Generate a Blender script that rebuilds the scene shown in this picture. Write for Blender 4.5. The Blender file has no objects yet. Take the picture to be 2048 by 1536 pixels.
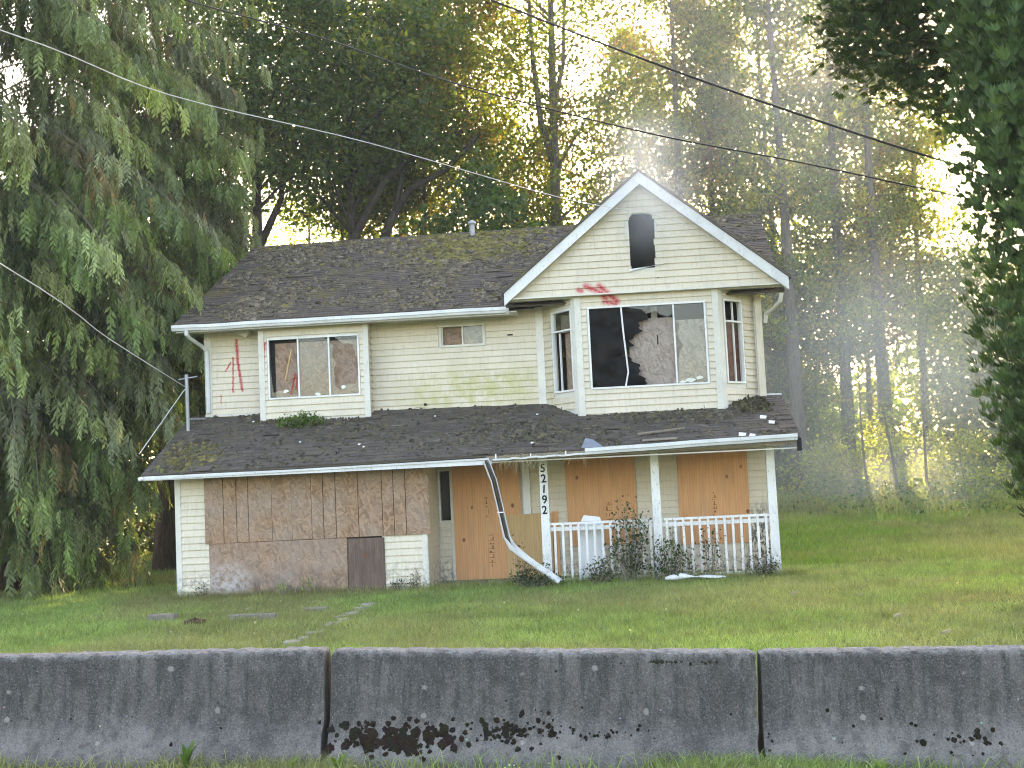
import bpy, math, random
import numpy as np
from mathutils import Vector, Matrix
R = math.radians
random.seed(7)
rng = np.random.default_rng(7)
scene = bpy.context.scene
COL = scene.collection

# ------------------------------------------------------------------ camera
cam_d = bpy.data.cameras.new('camera'); cam = bpy.data.objects.new('camera', cam_d); COL.objects.link(cam)
cam_d.sensor_width = 36; cam_d.lens = 43.39; cam_d.clip_end = 3000; cam_d.clip_start = 0.1
ya, pi_, ro = R(-4.50), R(4.43), R(2.68)
fw = Vector((math.sin(ya)*math.cos(pi_), math.cos(ya)*math.cos(pi_), math.sin(pi_)))
rt = Vector((math.cos(ya), -math.sin(ya), 0)); up = rt.cross(fw)
r2 = rt*math.cos(ro) - up*math.sin(ro); u2 = rt*math.sin(ro) + up*math.cos(ro)
cam.matrix_world = Matrix(((r2.x,u2.x,-fw.x,7.602),(r2.y,u2.y,-fw.y,-21.0),(r2.z,u2.z,-fw.z,1.807),(0,0,0,1)))
scene.camera = cam

# ------------------------------------------------------------------ sky and sun
SUN_AZ, SUN_EL = R(9), R(20)          # azimuth clockwise from +Y (behind the house, a little to the right)
world = bpy.data.worlds.new('World'); scene.world = world; world.use_nodes = True
wt = world.node_tree; bg = wt.nodes['Background']
sky = wt.nodes.new('ShaderNodeTexSky'); sky.sky_type = 'NISHITA'; sky.sun_disc = False
sky.sun_elevation = SUN_EL; sky.sun_rotation = SUN_AZ
sky.air_density = 1.0; sky.dust_density = 2.5; sky.ozone_density = 1.0
wt.links.new(sky.outputs[0], bg.inputs[0]); bg.inputs[1].default_value = 0.15
sun_d = bpy.data.lights.new('sun', 'SUN'); sun_d.energy = 4.5; sun_d.angle = R(0.6); sun_d.color = (1.0, 0.86, 0.62)
sun = bpy.data.objects.new('sun', sun_d); COL.objects.link(sun)
sdir = Vector((math.sin(SUN_AZ)*math.cos(SUN_EL), math.cos(SUN_AZ)*math.cos(SUN_EL), math.sin(SUN_EL)))
sun.rotation_euler = (-sdir).to_track_quat('-Z', 'Y').to_euler(); sun.location = sdir*60
vs = scene.view_settings; vs.view_transform = 'Standard'; vs.look = 'None'; vs.exposure = 3.1; vs.gamma = 1.0
vs.use_white_balance = True; vs.white_balance_temperature = 7900; vs.white_balance_tint = 18
scene.render.engine = 'CYCLES'
cy = scene.cycles; cy.max_bounces = 8; cy.transparent_max_bounces = 16; cy.use_denoising = True; cy.filter_width = 1.1
cy.volume_bounces = 1; cy.sample_clamp_indirect = 4

# ------------------------------------------------------------------ helpers
def tag(o, label=None, cat=None, group=None, kind=None):
    if label: o['label'] = label
    if cat: o['category'] = cat
    if group: o['group'] = group
    if kind: o['kind'] = kind
    return o
def empty(name, loc=(0,0,0), label=None, cat=None, group=None):
    o = bpy.data.objects.new(name, None); COL.objects.link(o); o.location = loc
    o.empty_display_size = 0.2
    return tag(o, label, cat, group)
def link(name, me, parent=None, loc=None):
    o = bpy.data.objects.new(name, me); COL.objects.link(o)
    if loc is not None: o.location = loc
    if parent is not None: o.parent = parent
    return o
def mesh(name, V, F, mat, tint=None, smooth=False):
    me = bpy.data.meshes.new(name)
    if isinstance(V, np.ndarray) and isinstance(F, np.ndarray):
        n, m, k = len(V), len(F), F.shape[1]
        me.vertices.add(n); me.vertices.foreach_set('co', V.astype(np.float32).ravel())
        me.loops.add(m*k); me.loops.foreach_set('vertex_index', F.astype(np.int32).ravel())
        me.polygons.add(m); me.polygons.foreach_set('loop_start', np.arange(0, m*k, k, dtype=np.int32))
        me.update(calc_edges=True)
    else:
        me.from_pydata([tuple(v) for v in V], [], [tuple(f) for f in F]); me.update()
    if tint is not None:
        a = me.attributes.new('tint', 'FLOAT_COLOR', 'POINT')
        t4 = np.ones((len(V), 4), np.float32); t4[:, :3] = tint
        a.data.foreach_set('color', t4.ravel())
    if mat: me.materials.append(mat)
    if smooth: me.polygons.foreach_set('use_smooth', np.ones(len(me.polygons), bool))
    return me
class MB:                                   # collects simple solids for ONE mesh
    def __init__(s): s.V = []; s.F = []
    def hexa(s, p):                         # 8 points: bottom ring 0-3, top ring 4-7
        b = len(s.V); s.V += [tuple(q) for q in p]
        s.F += [tuple(b+i for i in f) for f in ((0,3,2,1),(4,5,6,7),(0,1,5,4),(1,2,6,5),(2,3,7,6),(3,0,4,7))]
        return s
    def box(s, x0,x1,y0,y1,z0,z1):
        return s.hexa([(x0,y0,z0),(x1,y0,z0),(x1,y1,z0),(x0,y1,z0),(x0,y0,z1),(x1,y0,z1),(x1,y1,z1),(x0,y1,z1)])
    def tube(s, pts, rad, n=8, caps=True):
        pts = [Vector(p) for p in pts]; b0 = len(s.V)
        rads = rad if hasattr(rad, '__len__') else [rad]*len(pts)
        ref = Vector((0.31,0.52,0.8))
        for i, p in enumerate(pts):
            d = (pts[min(i+1,len(pts)-1)] - pts[max(i-1,0)]).normalized()
            if abs(d.dot(ref)) > .95: ref = Vector((0.9,-.3,0.1))
            a = d.cross(ref).normalized(); c = d.cross(a)
            for k in range(n):
                t = 2*math.pi*k/n; s.V.append(tuple(p + (a*math.cos(t)+c*math.sin(t))*rads[i]))
        for i in range(len(pts)-1):
            for k in range(n):
                s.F.append((b0+i*n+k, b0+i*n+(k+1)%n, b0+(i+1)*n+(k+1)%n, b0+(i+1)*n+k))
        if caps:
            s.F.append(tuple(b0+k for k in range(n))[::-1]); s.F.append(tuple(b0+(len(pts)-1)*n+k for k in range(n)))
        return s
    def prism(s, poly, d0, d1, f):          # poly in 2D, extruded between depths d0,d1; f(a,b,d) -> xyz
        b = len(s.V); n = len(poly)
        s.V += [tuple(f(a,c,d0)) for a,c in poly] + [tuple(f(a,c,d1)) for a,c in poly]
        s.F += [tuple(range(b,b+n)), tuple(range(b+2*n-1,b+n-1,-1))]
        s.F += [(b+i, b+n+i, b+n+(i+1)%n, b+(i+1)%n) for i in range(n)]
        return s
    def sweep(s, pts, prof, frames=None, close=False):   # open/closed 2D profile swept along points; frames(i)->(a,b) vectors
        b0 = len(s.V); n = len(prof)
        for i, p in enumerate(pts):
            a, c = frames(i)
            for q in prof: s.V.append(tuple(Vector(p) + Vector(a)*q[0] + Vector(c)*q[1]))
        m = n if close else n-1
        for i in range(len(pts)-1):
            for k in range(m): s.F.append((b0+i*n+k, b0+i*n+(k+1)%n, b0+(i+1)*n+(k+1)%n, b0+(i+1)*n+k))
        return s
    def build(s, name, mat, parent=None, loc=None, smooth=False, bevel=0):
        o = link(name, mesh(name, s.V, s.F, mat, smooth=smooth), parent, loc)
        if bevel:
            m = o.modifiers.new('bevel', 'BEVEL'); m.width = bevel; m.segments = 2; m.limit_method = 'ANGLE'
        return o
def bx(name, mat, parent, *b, bevel=0): return MB().box(*b).build(name, mat, parent, bevel=bevel)

def vnoise(x, y, s=0):                      # smooth 2D value noise, numpy
    x = np.asarray(x, float); y = np.asarray(y, float)
    xi = np.floor(x); yi = np.floor(y); fx = x-xi; fy = y-yi
    fx = fx*fx*(3-2*fx); fy = fy*fy*(3-2*fy)
    h = lambda a, b: np.modf(np.abs(np.sin(a*127.1+b*311.7+s*74.7)*43758.5453))[0]
    return (h(xi,yi)*(1-fx)+h(xi+1,yi)*fx)*(1-fy) + (h(xi,yi+1)*(1-fx)+h(xi+1,yi+1)*fx)*fy
def fbm(x, y, s=0, o=3): return sum(vnoise(x*2**i, y*2**i, s+i)*.5**(i+1) for i in range(o))/(1-.5**o)

# ------------------------------------------------------------------ materials
class NT:
    def __init__(s, name, rough=.8, spec=.3):
        s.m = bpy.data.materials.new(name); s.m.use_nodes = True; s.t = s.m.node_tree
        s.b = s.t.nodes['Principled BSDF']; s.b.inputs['Roughness'].default_value = rough
        s.b.inputs['Specular IOR Level'].default_value = spec
    def n(s, typ, props=None, **inp):
        nd = s.t.nodes.new(typ)
        for k, v in (props or {}).items(): setattr(nd, k, v)
        for k, v in inp.items():
            key = int(k[1:]) if k[0] == 'i' and k[1:].isdigit() else k.replace('_', ' ')
            s.set(nd.inputs[key], v)
        return nd
    def set(s, sock, v):
        if isinstance(v, bpy.types.NodeSocket): s.t.links.new(v, sock)
        elif isinstance(v, bpy.types.Node): s.t.links.new(v.outputs[0], sock)
        else: sock.default_value = v
    def pos(s): return s.n('ShaderNodeNewGeometry').outputs['Position']
    def obj(s): return s.n('ShaderNodeTexCoord').outputs['Object']
    def map(s, v, scale=(1,1,1), rot=(0,0,0), loc=(0,0,0)):
        return s.n('ShaderNodeMapping', i0=v, i1=loc, i2=rot, i3=scale).outputs[0]
    def noise(s, v, scale=5, detail=4, rough=.55, dist=0):
        return s.n('ShaderNodeTexNoise', Vector=v, Scale=scale, Detail=detail, Roughness=rough, Distortion=dist)
    def ramp(s, fac, *stops):
        nd = s.n('ShaderNodeValToRGB', Fac=fac); e = nd.color_ramp.elements
        while len(e) < len(stops): e.new(.5)
        for k, (p, c) in zip(e, stops): k.position = p; k.color = (c, c, c, 1) if not hasattr(c, '__len__') else (*c, 1)
        return nd.outputs[0]
    def mix(s, fac, a, b, mode='MIX'):
        nd = s.t.nodes.new('ShaderNodeMix'); nd.data_type = 'RGBA'; nd.blend_type = mode
        c = lambda v: (*v, 1) if isinstance(v, tuple) and len(v) == 3 else v
        s.set(nd.inputs[0], fac); s.set(nd.inputs[6], c(a)); s.set(nd.inputs[7], c(b))
        return nd.outputs[2]
    def math(s, op, a, b=0.5, clamp=False):
        nd = s.n('ShaderNodeMath', {'operation': op, 'use_clamp': clamp}, i0=a, i1=b); return nd.outputs[0]
    def sep(s, v): return s.n('ShaderNodeSeparateXYZ', Vector=v).outputs
    def comb(s, x, y, z): return s.n('ShaderNodeCombineXYZ', X=x, Y=y, Z=z).outputs[0]
    def color(s, c): s.set(s.b.inputs['Base Color'], (*c, 1) if isinstance(c, tuple) else c); return s
    def bump(s, h, strength=.4, dist=.01):
        s.set(s.b.inputs['Normal'], s.n('ShaderNodeBump', Height=h, Strength=strength, Distance=dist)); return s
    def rnd(s): return s.n('ShaderNodeObjectInfo').outputs['Random']
    def island(s): return s.n('ShaderNodeNewGeometry').outputs['Random Per Island']
    def tint(s): return s.n('ShaderNodeAttribute', {'attribute_name': 'tint'}).outputs['Color']

def m_siding():
    m = NT('cream_vinyl', .5, .35); p = m.pos()
    n1 = m.noise(p, 1.3, 5, .6); n2 = m.noise(m.map(p, (9,9,1.2)), 3, 4); n3 = m.noise(p, 38, 3)
    c = m.mix(m.ramp(n1, (.38, 0), (.68, 1)), (.60,.53,.42), (.52,.46,.36))
    c = m.mix(m.math('MULTIPLY', m.ramp(n2, (.5, 0), (.72, 1)), .5), c, (.36,.33,.26))
    c = m.mix(m.math('MULTIPLY', m.rnd(), .14), c, (.45,.43,.33))
    x, y, z = m.sep(p)
    # yellow-green algae above the lower roof
    def blob(cx, cz, sx, sz):
        dx = m.math('MULTIPLY', m.math('SUBTRACT', x, cx), 1/sx); dz = m.math('MULTIPLY', m.math('SUBTRACT', z, cz), 1/sz)
        d = m.math('ADD', m.math('MULTIPLY', dx, dx), m.math('MULTIPLY', dz, dz)); return m.math('SUBTRACT', 1, d, True)
    up_ = m.math('GREATER_THAN', y, 1.2)
    alg = m.math('MULTIPLY', m.math('MULTIPLY', blob(5.2, 3.5, 1.9, .62), up_), m.ramp(m.noise(p, 4.5, 6, .7), (.38, 0), (.62, 1)), True)
    c = m.mix(m.math('MULTIPLY', alg, .8), c, (.33,.32,.07))
    # sooty dirt rising from the ground
    low = m.math('MULTIPLY', m.math('SUBTRACT', .62, z), 2.0, True)
    dirt = m.math('MULTIPLY', low, m.ramp(m.noise(p, 9, 6, .75), (.47, 0), (.6, 1)), True)
    cor = m.math('MULTIPLY', blob(10.2, .55, .42, .75), m.ramp(m.noise(m.map(p,(3,3,1)), 7, 6, .75), (.47, 0), (.53, 1)), True)
    c = m.mix(m.math('MULTIPLY', dirt, .8), c, (.05,.047,.042)); c = m.mix(cor, c, (.015,.015,.015))
    # small grime streaks under the big window
    gr = m.math('MULTIPLY', blob(8.4, 4.95, 1.6, .55), m.ramp(m.noise(m.map(p,(5,5,.8)), 4, 5, .7), (.5, 0), (.75, .7)), True)
    c = m.mix(m.math('MULTIPLY', gr, .5), c, (.25,.24,.2))
    # red spray paint strokes (x0,z0,x1,z1,width)
    strokes = [(.62,4.68,.64,4.25,.028),(.64,4.25,.71,3.72,.026),(.55,4.35,.53,3.70,.016),(.40,4.10,.50,4.26,.014),(.30,3.66,.30,3.50,.01),
               (1.27,4.55,1.2,4.1,.026),(1.2,4.1,1.14,3.8,.022),
               (7.28,5.20,7.55,5.07,.045),(7.55,5.07,7.62,4.95,.05),(7.52,5.2,7.72,5.0,.04),(7.72,5.0,7.82,4.9,.05),(7.15,5.14,7.2,5.12,.035),(7.60,4.9,7.8,4.86,.04)]
    wob = m.noise(p, 11, 4, .7); acc = None
    xw = m.math('ADD', x, m.math('MULTIPLY', m.math('SUBTRACT', wob.outputs[0], .5), .05))
    for x0, z0, x1, z1, w in strokes:
        dx, dz = x1-x0, z1-z0; L2 = dx*dx+dz*dz
        ax = m.math('SUBTRACT', xw, x0); az = m.math('SUBTRACT', z, z0)
        t = m.math('MULTIPLY', m.math('ADD', m.math('MULTIPLY', ax, dx), m.math('MULTIPLY', az, dz)), 1/L2, True)
        ex = m.math('SUBTRACT', ax, m.math('MULTIPLY', t, dx)); ez = m.math('SUBTRACT', az, m.math('MULTIPLY', t, dz))
        d = m.math('SQRT', m.math('ADD', m.math('MULTIPLY', ex, ex), m.math('MULTIPLY', ez, ez)))
        soft = 1.9 if z0 > 4.8 else 1.5
        v = m.math('MULTIPLY', m.math('SUBTRACT', soft, m.math('MULTIPLY', d, 1/w)), .9 if z0 < 4.8 else .6, True)
        acc = v if acc is None else m.math('MAXIMUM', acc, v)
    acc = m.math('MULTIPLY', acc, m.ramp(m.noise(p, 30, 3), (.25, .35), (.5, 1)))
    c = m.mix(acc, c, (.42,.03,.035))
    m.color(c).bump(n3, .12, .004); return m.m
def m_white(name='white_paint', dirt=.5, base=(.70,.70,.69)):
    m = NT(name, .55, .35); p = m.pos()
    n1 = m.noise(p, 2.5, 5, .6); n2 = m.noise(m.map(p,(3,3,1)), 13, 6, .75)
    c = m.mix(m.ramp(n1, (.35, 0), (.7, 1)), base, tuple(b*.82 for b in base))
    c = m.mix(m.math('MULTIPLY', m.ramp(n2, (.56, 0), (.66, 1)), dirt), c, (.20,.19,.17))
    z = m.sep(p)[2]
    low = m.math('MULTIPLY', m.math('MULTIPLY', m.math('SUBTRACT', .55, z), 1.7, True), m.ramp(m.noise(p, 16, 6, .8), (.48, 0), (.6, 1)), True)
    c = m.mix(low, c, (.04,.038,.035))
    m.color(c).bump(n2, .2, .004); return m.m
def m_osb(name, c0=(.19,.112,.068), c1=(.35,.222,.14), wear=(.30,.27,.25), stain=False):
    m = NT(name, .8, .2); x, y, z = m.sep(m.pos()); p = m.comb(x, z, m.math('MULTIPLY', m.rnd(), 17))
    h = None; c = None
    for k, (rot, sx, sy) in enumerate(((.3,7,30),(-.55,8,34),(1.25,9,30))):
        q = m.map(p, (sx, sy, 1), (0,0,rot), (k*3.1,k*1.7,0))
        q = m.n('ShaderNodeMapping', i0=p, i1=(k*3.1,k*1.7,0), i2=(0,0,rot), i3=(1,1,1)).outputs[0]
        q = m.map(q, (sx, sy, 1))
        v = m.n('ShaderNodeTexVoronoi', {'feature':'F1'}, Vector=q, Scale=1.0, Randomness=1.0)
        rv = m.sep(v.outputs['Color'])[0]
        ck = m.mix(rv, c0, c1)
        if c is None: c, h = ck, rv
        else:
            sel = m.math('GREATER_THAN', m.sep(v.outputs['Color'])[1], .55)
            c = m.mix(sel, c, ck); h = m.math('ADD', h, m.math('MULTIPLY', sel, rv))
    bl = m.noise(m.pos(), 1.7, 4, .6)
    c = m.mix(m.math('MULTIPLY', m.ramp(bl, (.4, 0), (.72, 1)), .45), c, wear)
    fl = m.noise(m.map(p, (22,95,1), (0,0,.5)), 1, 2)
    c = m.mix(m.math('MULTIPLY', m.ramp(fl, (.66, 0), (.72, 1)), .55), c, (.50,.36,.25))
    if stain:
        low = m.math('MULTIPLY', m.math('SUBTRACT', .55, z), 2.2, True)
        d = m.math('MULTIPLY', low, m.ramp(m.noise(m.pos(), 6, 7, .75), (.42, 0), (.62, 1)), True)
        c = m.mix(m.math('MULTIPLY', d, .8), c, (.06,.05,.05))
        dx = m.math('MULTIPLY', m.math('SUBTRACT', x, .85), 1.9); dz = m.math('MULTIPLY', m.math('SUBTRACT', z, .3), 2.6)
        bb = m.math('SUBTRACT', 1, m.math('ADD', m.math('MULTIPLY', dx, dx), m.math('MULTIPLY', dz, dz)), True)
        c = m.mix(m.math('MULTIPLY', bb, m.ramp(m.noise(m.pos(), 14, 7, .8), (.42, 0), (.58, .6))), c, (.50,.48,.48))
    m.color(c).bump(h, .35, .006); return m.m
def m_ply(name, base=(.60,.315,.15), dark=(.47,.225,.10)):
    m = NT(name, .7, .25); x, y, z = m.sep(m.pos()); r = m.rnd()
    p = m.comb(m.math('ADD', x, m.math('MULTIPLY', r, 5)), z, y)
    g = m.noise(m.map(p, (9,.55,1)), 3, 6, .65, .6)
    w = m.n('ShaderNodeTexWave', {'bands_direction':'X'}, Vector=m.map(p, (1,.12,1)), Scale=7, Distortion=6, Detail=3)
    c = m.mix(m.ramp(g, (.35, 0), (.68, 1)), base, dark)
    c = m.mix(m.math('MULTIPLY', w.outputs[0], .22), c, tuple(b*1.28 for b in base))
    k = m.n('ShaderNodeTexVoronoi', {'feature':'F1'}, Vector=m.map(p, (1,.75,0)), Scale=4.0, Randomness=1)
    kd = m.math('ADD', k.outputs['Distance'], m.math('MULTIPLY', m.math('SUBTRACT', m.noise(p, 14, 2).outputs[0], .5), .04))
    on = m.math('GREATER_THAN', m.sep(k.outputs['Color'])[0], .35)
    c = m.mix(m.math('MULTIPLY', on, m.ramp(kd, (.085, .95), (.15, 0))), c, (.16,.055,.022))
    st = m.noise(m.map(p, (2.5,.7,1)), 2, 4)
    c = m.mix(m.math('MULTIPLY', m.ramp(st, (.5, 0), (.8, 1)), .4), c, (.33,.22,.15))
    m.color(c).bump(g, .12, .003); return m.m
def m_shingle():
    m = NT('weathered_shingle', .95, .15); p = m.pos()
    n1 = m.noise(p, 2.2, 6, .65); n2 = m.noise(p, 60, 3, .6); r = m.math('ADD', m.math('MULTIPLY', m.rnd(), .5), m.math('MULTIPLY', m.island(), .5))
    c = m.mix(r, (.044,.036,.030), (.110,.092,.078))
    c = m.mix(m.math('MULTIPLY', m.ramp(n1, (.45, 0), (.7, 1)), .65), c, (.11,.088,.06))
    c = m.mix(m.math('MULTIPLY', m.ramp(n2, (.45, 0), (.7, 1)), .5), c, (.16,.145,.13))
    x, y, z = m.sep(p)
    top = m.math('MULTIPLY', m.math('GREATER_THAN', z, 5.2), m.ramp(m.noise(p, 1.1, 5, .65), (.5, 0), (.66, 1)))
    c = m.mix(m.math('MULTIPLY', top, .6), c, (.11,.095,.03))
    m.color(c).bump(n2, .5, .006); return m.m
def m_moss(name, a, b):
    m = NT(name, 1, .1); n1 = m.noise(m.pos(), 55, 4, .7)
    m.color(m.mix(m.math('MULTIPLY', m.ramp(n1, (.35, 0), (.7, 1)), .55), m.tint(), (.025,.02,.012), 'MIX')).bump(n1, .8, .012); return m.m
def m_concrete():
    m = NT('barrier_concrete', .9, .2); p = m.obj(); x, y, z = m.sep(p)
    n1 = m.noise(p, 2.4, 6, .65); n2 = m.noise(p, 95, 5, .8); n3 = m.noise(m.map(p, (14,14,1.0)), 1.3, 6, .65); n4 = m.noise(p, 24, 6, .8)
    c = m.mix(m.ramp(n1, (.35, 0), (.65, 1)), (.075,.067,.062), (.15,.135,.125))
    c = m.mix(m.math('MULTIPLY', m.ramp(n3, (.44, 0), (.60, 1)), .85), c, (.05,.05,.047))
    # pale scuffed concrete near the foot, paler tone along the top arris
    foot = m.math('ADD', m.math('MULTIPLY', m.math('SUBTRACT', .34, z), 2.2), m.math('MULTIPLY', m.math('SUBTRACT', n1.outputs[0], .5), 1.2), True)
    c = m.mix(m.math('MULTIPLY', foot, .8), c, (.24,.222,.205))
    topm = m.math('ADD', m.math('MULTIPLY', m.math('SUBTRACT', z, .615), 16), m.math('MULTIPLY', m.math('SUBTRACT', n4.outputs[0], .55), 2.5), True)
    c = m.mix(m.math('MULTIPLY', topm, .85), c, (.33,.32,.30))
    c = m.mix(m.math('MULTIPLY', m.ramp(n2, (.52, 0), (.66, 1)), .5), c, (.31,.295,.28))
    c = m.mix(m.math('MULTIPLY', m.ramp(n2, (.36, 1), (.45, 0)), .75), c, (.018,.017,.016))
    n5 = m.noise(p, 9, 6, .8); c = m.mix(m.math('MULTIPLY', m.ramp(n5, (.5, 0), (.62, 1)), .5), c, (.045,.041,.039))
    v = m.n('ShaderNodeTexVoronoi', Vector=m.math and p, Scale=7.0)
    lich = m.math('MULTIPLY', m.math('GREATER_THAN', m.sep(v.outputs['Color'])[0], .9), m.ramp(m.math('ADD', v.outputs['Distance'], m.math('MULTIPLY', m.math('SUBTRACT', n4.outputs[0], .5), .25)), (.10, 1), (.15, 0)))
    c = m.mix(m.math('MULTIPLY', lich, .5), c, (.36,.34,.31))
    h = m.math('ADD', n2.outputs[0], m.math('MULTIPLY', n4.outputs[0], .6))
    m.color(c).bump(h, .75, .012); return m.m
def m_bark(name, a, b):
    m = NT(name, .95, .15); p = m.obj()
    n1 = m.noise(m.map(p, (7,7,1.1)), 3, 6, .7); n2 = m.noise(p, 2, 3)
    c = m.mix(m.ramp(n1, (.35, 0), (.65, 1)), a, b); c = m.mix(m.math('MULTIPLY', m.ramp(n2, (.5,0),(.7,1)), .4), c, (.10,.11,.08))
    m.color(c).bump(n1, .9, .04); return m.m
def m_leaf(name, trans=.5, tcol=(1.4,1.5,.4), rough=.5):
    m = NT(name, rough, .3); t = m.t; tint = m.tint()
    v = m.n('ShaderNodeMapRange', Value=m.island(), i3=.7, i4=1.3).outputs[0]
    sc = m.n('ShaderNodeVectorMath', {'operation':'SCALE'}, i0=tint, Scale=v).outputs[0]
    m.color(sc)
    tc = m.n('ShaderNodeVectorMath', {'operation':'MULTIPLY'}, i0=sc, i1=tcol).outputs[0]
    tr = m.n('ShaderNodeBsdfTranslucent', Color=tc)
    mx = m.n('ShaderNodeMixShader', Fac=trans); t.links.new(m.b.outputs[0], mx.inputs[1]); t.links.new(tr.outputs[0], mx.inputs[2])
    t.links.new(mx.outputs[0], t.nodes['Material Output'].inputs[0]); return m.m
def m_plain(name, c, rough=.7, spec=.3, metal=0, nscale=8, var=.25):
    m = NT(name, rough, spec); m.b.inputs['Metallic'].default_value = metal
    n1 = m.noise(m.pos(), nscale, 5, .65)
    m.color(m.mix(m.ramp(n1, (.35, 0), (.7, 1)), c, tuple(k*(1-var) for k in c))).bump(n1, .15, .004); return m.m
def m_glass():
    m = NT('window_glass', .05, .5); t = m.t
    tr = m.n('ShaderNodeBsdfTransparent', Color=(.93,.95,.94,1)); gl = m.n('ShaderNodeBsdfGlossy', Color=(1,1,1,1), Roughness=.02)
    fr = m.n('ShaderNodeFresnel', IOR=1.5); f2 = m.math('MULTIPLY', fr.outputs[0], .45)
    mx = m.n('ShaderNodeMixShader', Fac=f2); t.links.new(tr.outputs[0], mx.inputs[1]); t.links.new(gl.outputs[0], mx.inputs[2])
    t.links.new(mx.outputs[0], t.nodes['Material Output'].inputs[0]); return m.m
def m_ground():
    m = NT('lawn_soil', 1, .1); p = m.pos()
    n1 = m.noise(p, .5, 5, .6); n2 = m.noise(p, 14, 5, .7)
    c = m.mix(m.ramp(n1, (.35, 0), (.65, 1)), (.09,.13,.035), (.13,.16,.055))
    c = m.mix(m.math('MULTIPLY', m.ramp(n2, (.45, 0), (.7, 1)), .6), c, (.05,.045,.02))
    m.color(c).bump(n2, .6, .03); return m.m
M = dict(siding=m_siding(), white=m_white('white_paint', .35), flaky=m_white('flaking_white_paint', .8), trim=m_white('dingy_trim_paint', .4, (.60,.58,.52)),
    gutter=m_white('gutter_enamel', .55, (.62,.63,.64)), osb=m_osb('strand_board'), osb_low=m_osb('stained_strand_board', stain=True, c0=(.20,.125,.085), c1=(.33,.22,.155)),
    osb_in=m_osb('strand_board_behind_glass', c0=(.15,.09,.06), c1=(.29,.19,.13)), osb_grey=m_osb('greyed_strand_board', (.19,.15,.13), (.36,.29,.245), (.33,.30,.28)),
    ply=m_ply('orange_plywood'), ply_pale=m_ply('tan_plywood', (.50,.33,.16), (.40,.25,.11)), ply_old=m_ply('weathered_plywood', (.13,.085,.065), (.06,.042,.038)),
    shingle=m_shingle(), moss=m_moss('roof_moss', 0, 0), concrete=m_concrete(), bark=m_bark('grey_bark', (.055,.045,.035), (.15,.13,.11)), bark_dark=m_bark('dark_maple_bark', (.022,.02,.017), (.065,.055,.045)), bark_red=m_bark('cedar_bark', (.05,.03,.02), (.14,.085,.055)),
    leaf=m_leaf('broad_leaf', .5), needle=m_leaf('scale_leaf_spray', .35, (1.2,1.2,.5), .6), grass=m_leaf('grass_blade', .45, (1.15,1.15,.5), .55),
    dark=m_plain('dark_interior', (.03,.028,.026), .9, .1), black=m_plain('black_plastic', (.005,.005,.006), .24, .045, 0, 5, .3), metal=m_plain('galvanised_pipe', (.34,.35,.36), .5, .5, .3),
    wirepale=m_plain('pale_cable', (.55,.55,.53), .6), wiredark=m_plain('dark_cable', (.015,.015,.016), .6), glass=m_glass(), ground=m_ground(), soot=m_plain('black_mark', (.012,.012,.013), .8),
    stamp=m_plain('stamp_ink', (.22,.085,.03), .8), soil=m_plain('soil', (.06,.045,.03), .95), wood=m_plain('grey_timber', (.26,.22,.17), .85, .2, 0, 20, .4), block=m_plain('weathered_block', (.24,.205,.17), .9, .2, 0, 25, .45),
    pvc=m_plain('white_sheet', (.70,.71,.73), .45, .4, 0, 3, .12), stonepath=m_plain('path_stone', (.30,.27,.22), .9, .2, 0, 18, .4), straw=m_plain('dry_straw', (.34,.28,.16), .9), redpaint=m_plain('red_spray_paint', (.36,.03,.035), .6),
    flash=m_plain('grey_flashing', (.20,.22,.26), .5, .4, .2))

# ------------------------------------------------------------------ terrain
def zg(x, y):
    x = np.asarray(x, float); y = np.asarray(y, float)
    near = .20 - .036*(np.clip(x, -6, 20) - 5.8)
    t = np.clip((y + 12.5)/7.0, 0, 1); t = t*t*(3-2*t)
    back = np.clip((y - 6)*.047, 0, .75) * np.clip((x - 8)/4, 0, 1) + np.clip((y-6)*.03, 0, .5)*np.clip(-(x+1)/3, 0, 1)
    b = .05*(fbm(x*.35, y*.35, 3) - .5)*np.clip((np.abs(y-5)-4)/3, .25, 1)
    return near*(1-t) + back*t + b
def zgs(x, y): return float(zg(x, y))
xs = np.unique(np.concatenate([np.linspace(-700, -30, 12), np.linspace(-30, 45, 151), np.linspace(45, 700, 12)]))
ys = np.unique(np.concatenate([np.linspace(-300, -24, 8), np.linspace(-24, 60, 169), np.linspace(60, 1500, 14)]))
gx, gy = np.meshgrid(xs, ys); gv = np.stack([gx.ravel(), gy.ravel(), zg(gx, gy).ravel()], 1)
nx = len(xs); i, j = np.meshgrid(np.arange(nx-1), np.arange(len(ys)-1)); a = (j*nx+i).ravel()
ground = link('ground', mesh('ground', gv, np.stack([a, a+1, a+nx+1, a+nx], 1), M['ground'], smooth=True)); tag(ground, kind='structure')
rv = []
for x in np.linspace(-60, 80, 71): rv += [(x, -30, zgs(x,-16)-.05), (x, -15.2, zgs(x,-15.2)+.012)]
road = link('road', mesh('road', rv, [(2*k,2*k+2,2*k+3,2*k+1) for k in range(70)], m_plain('asphalt', (.05,.05,.052), .9, .2, 0, 40, .4))); tag(road, kind='structure')

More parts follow.
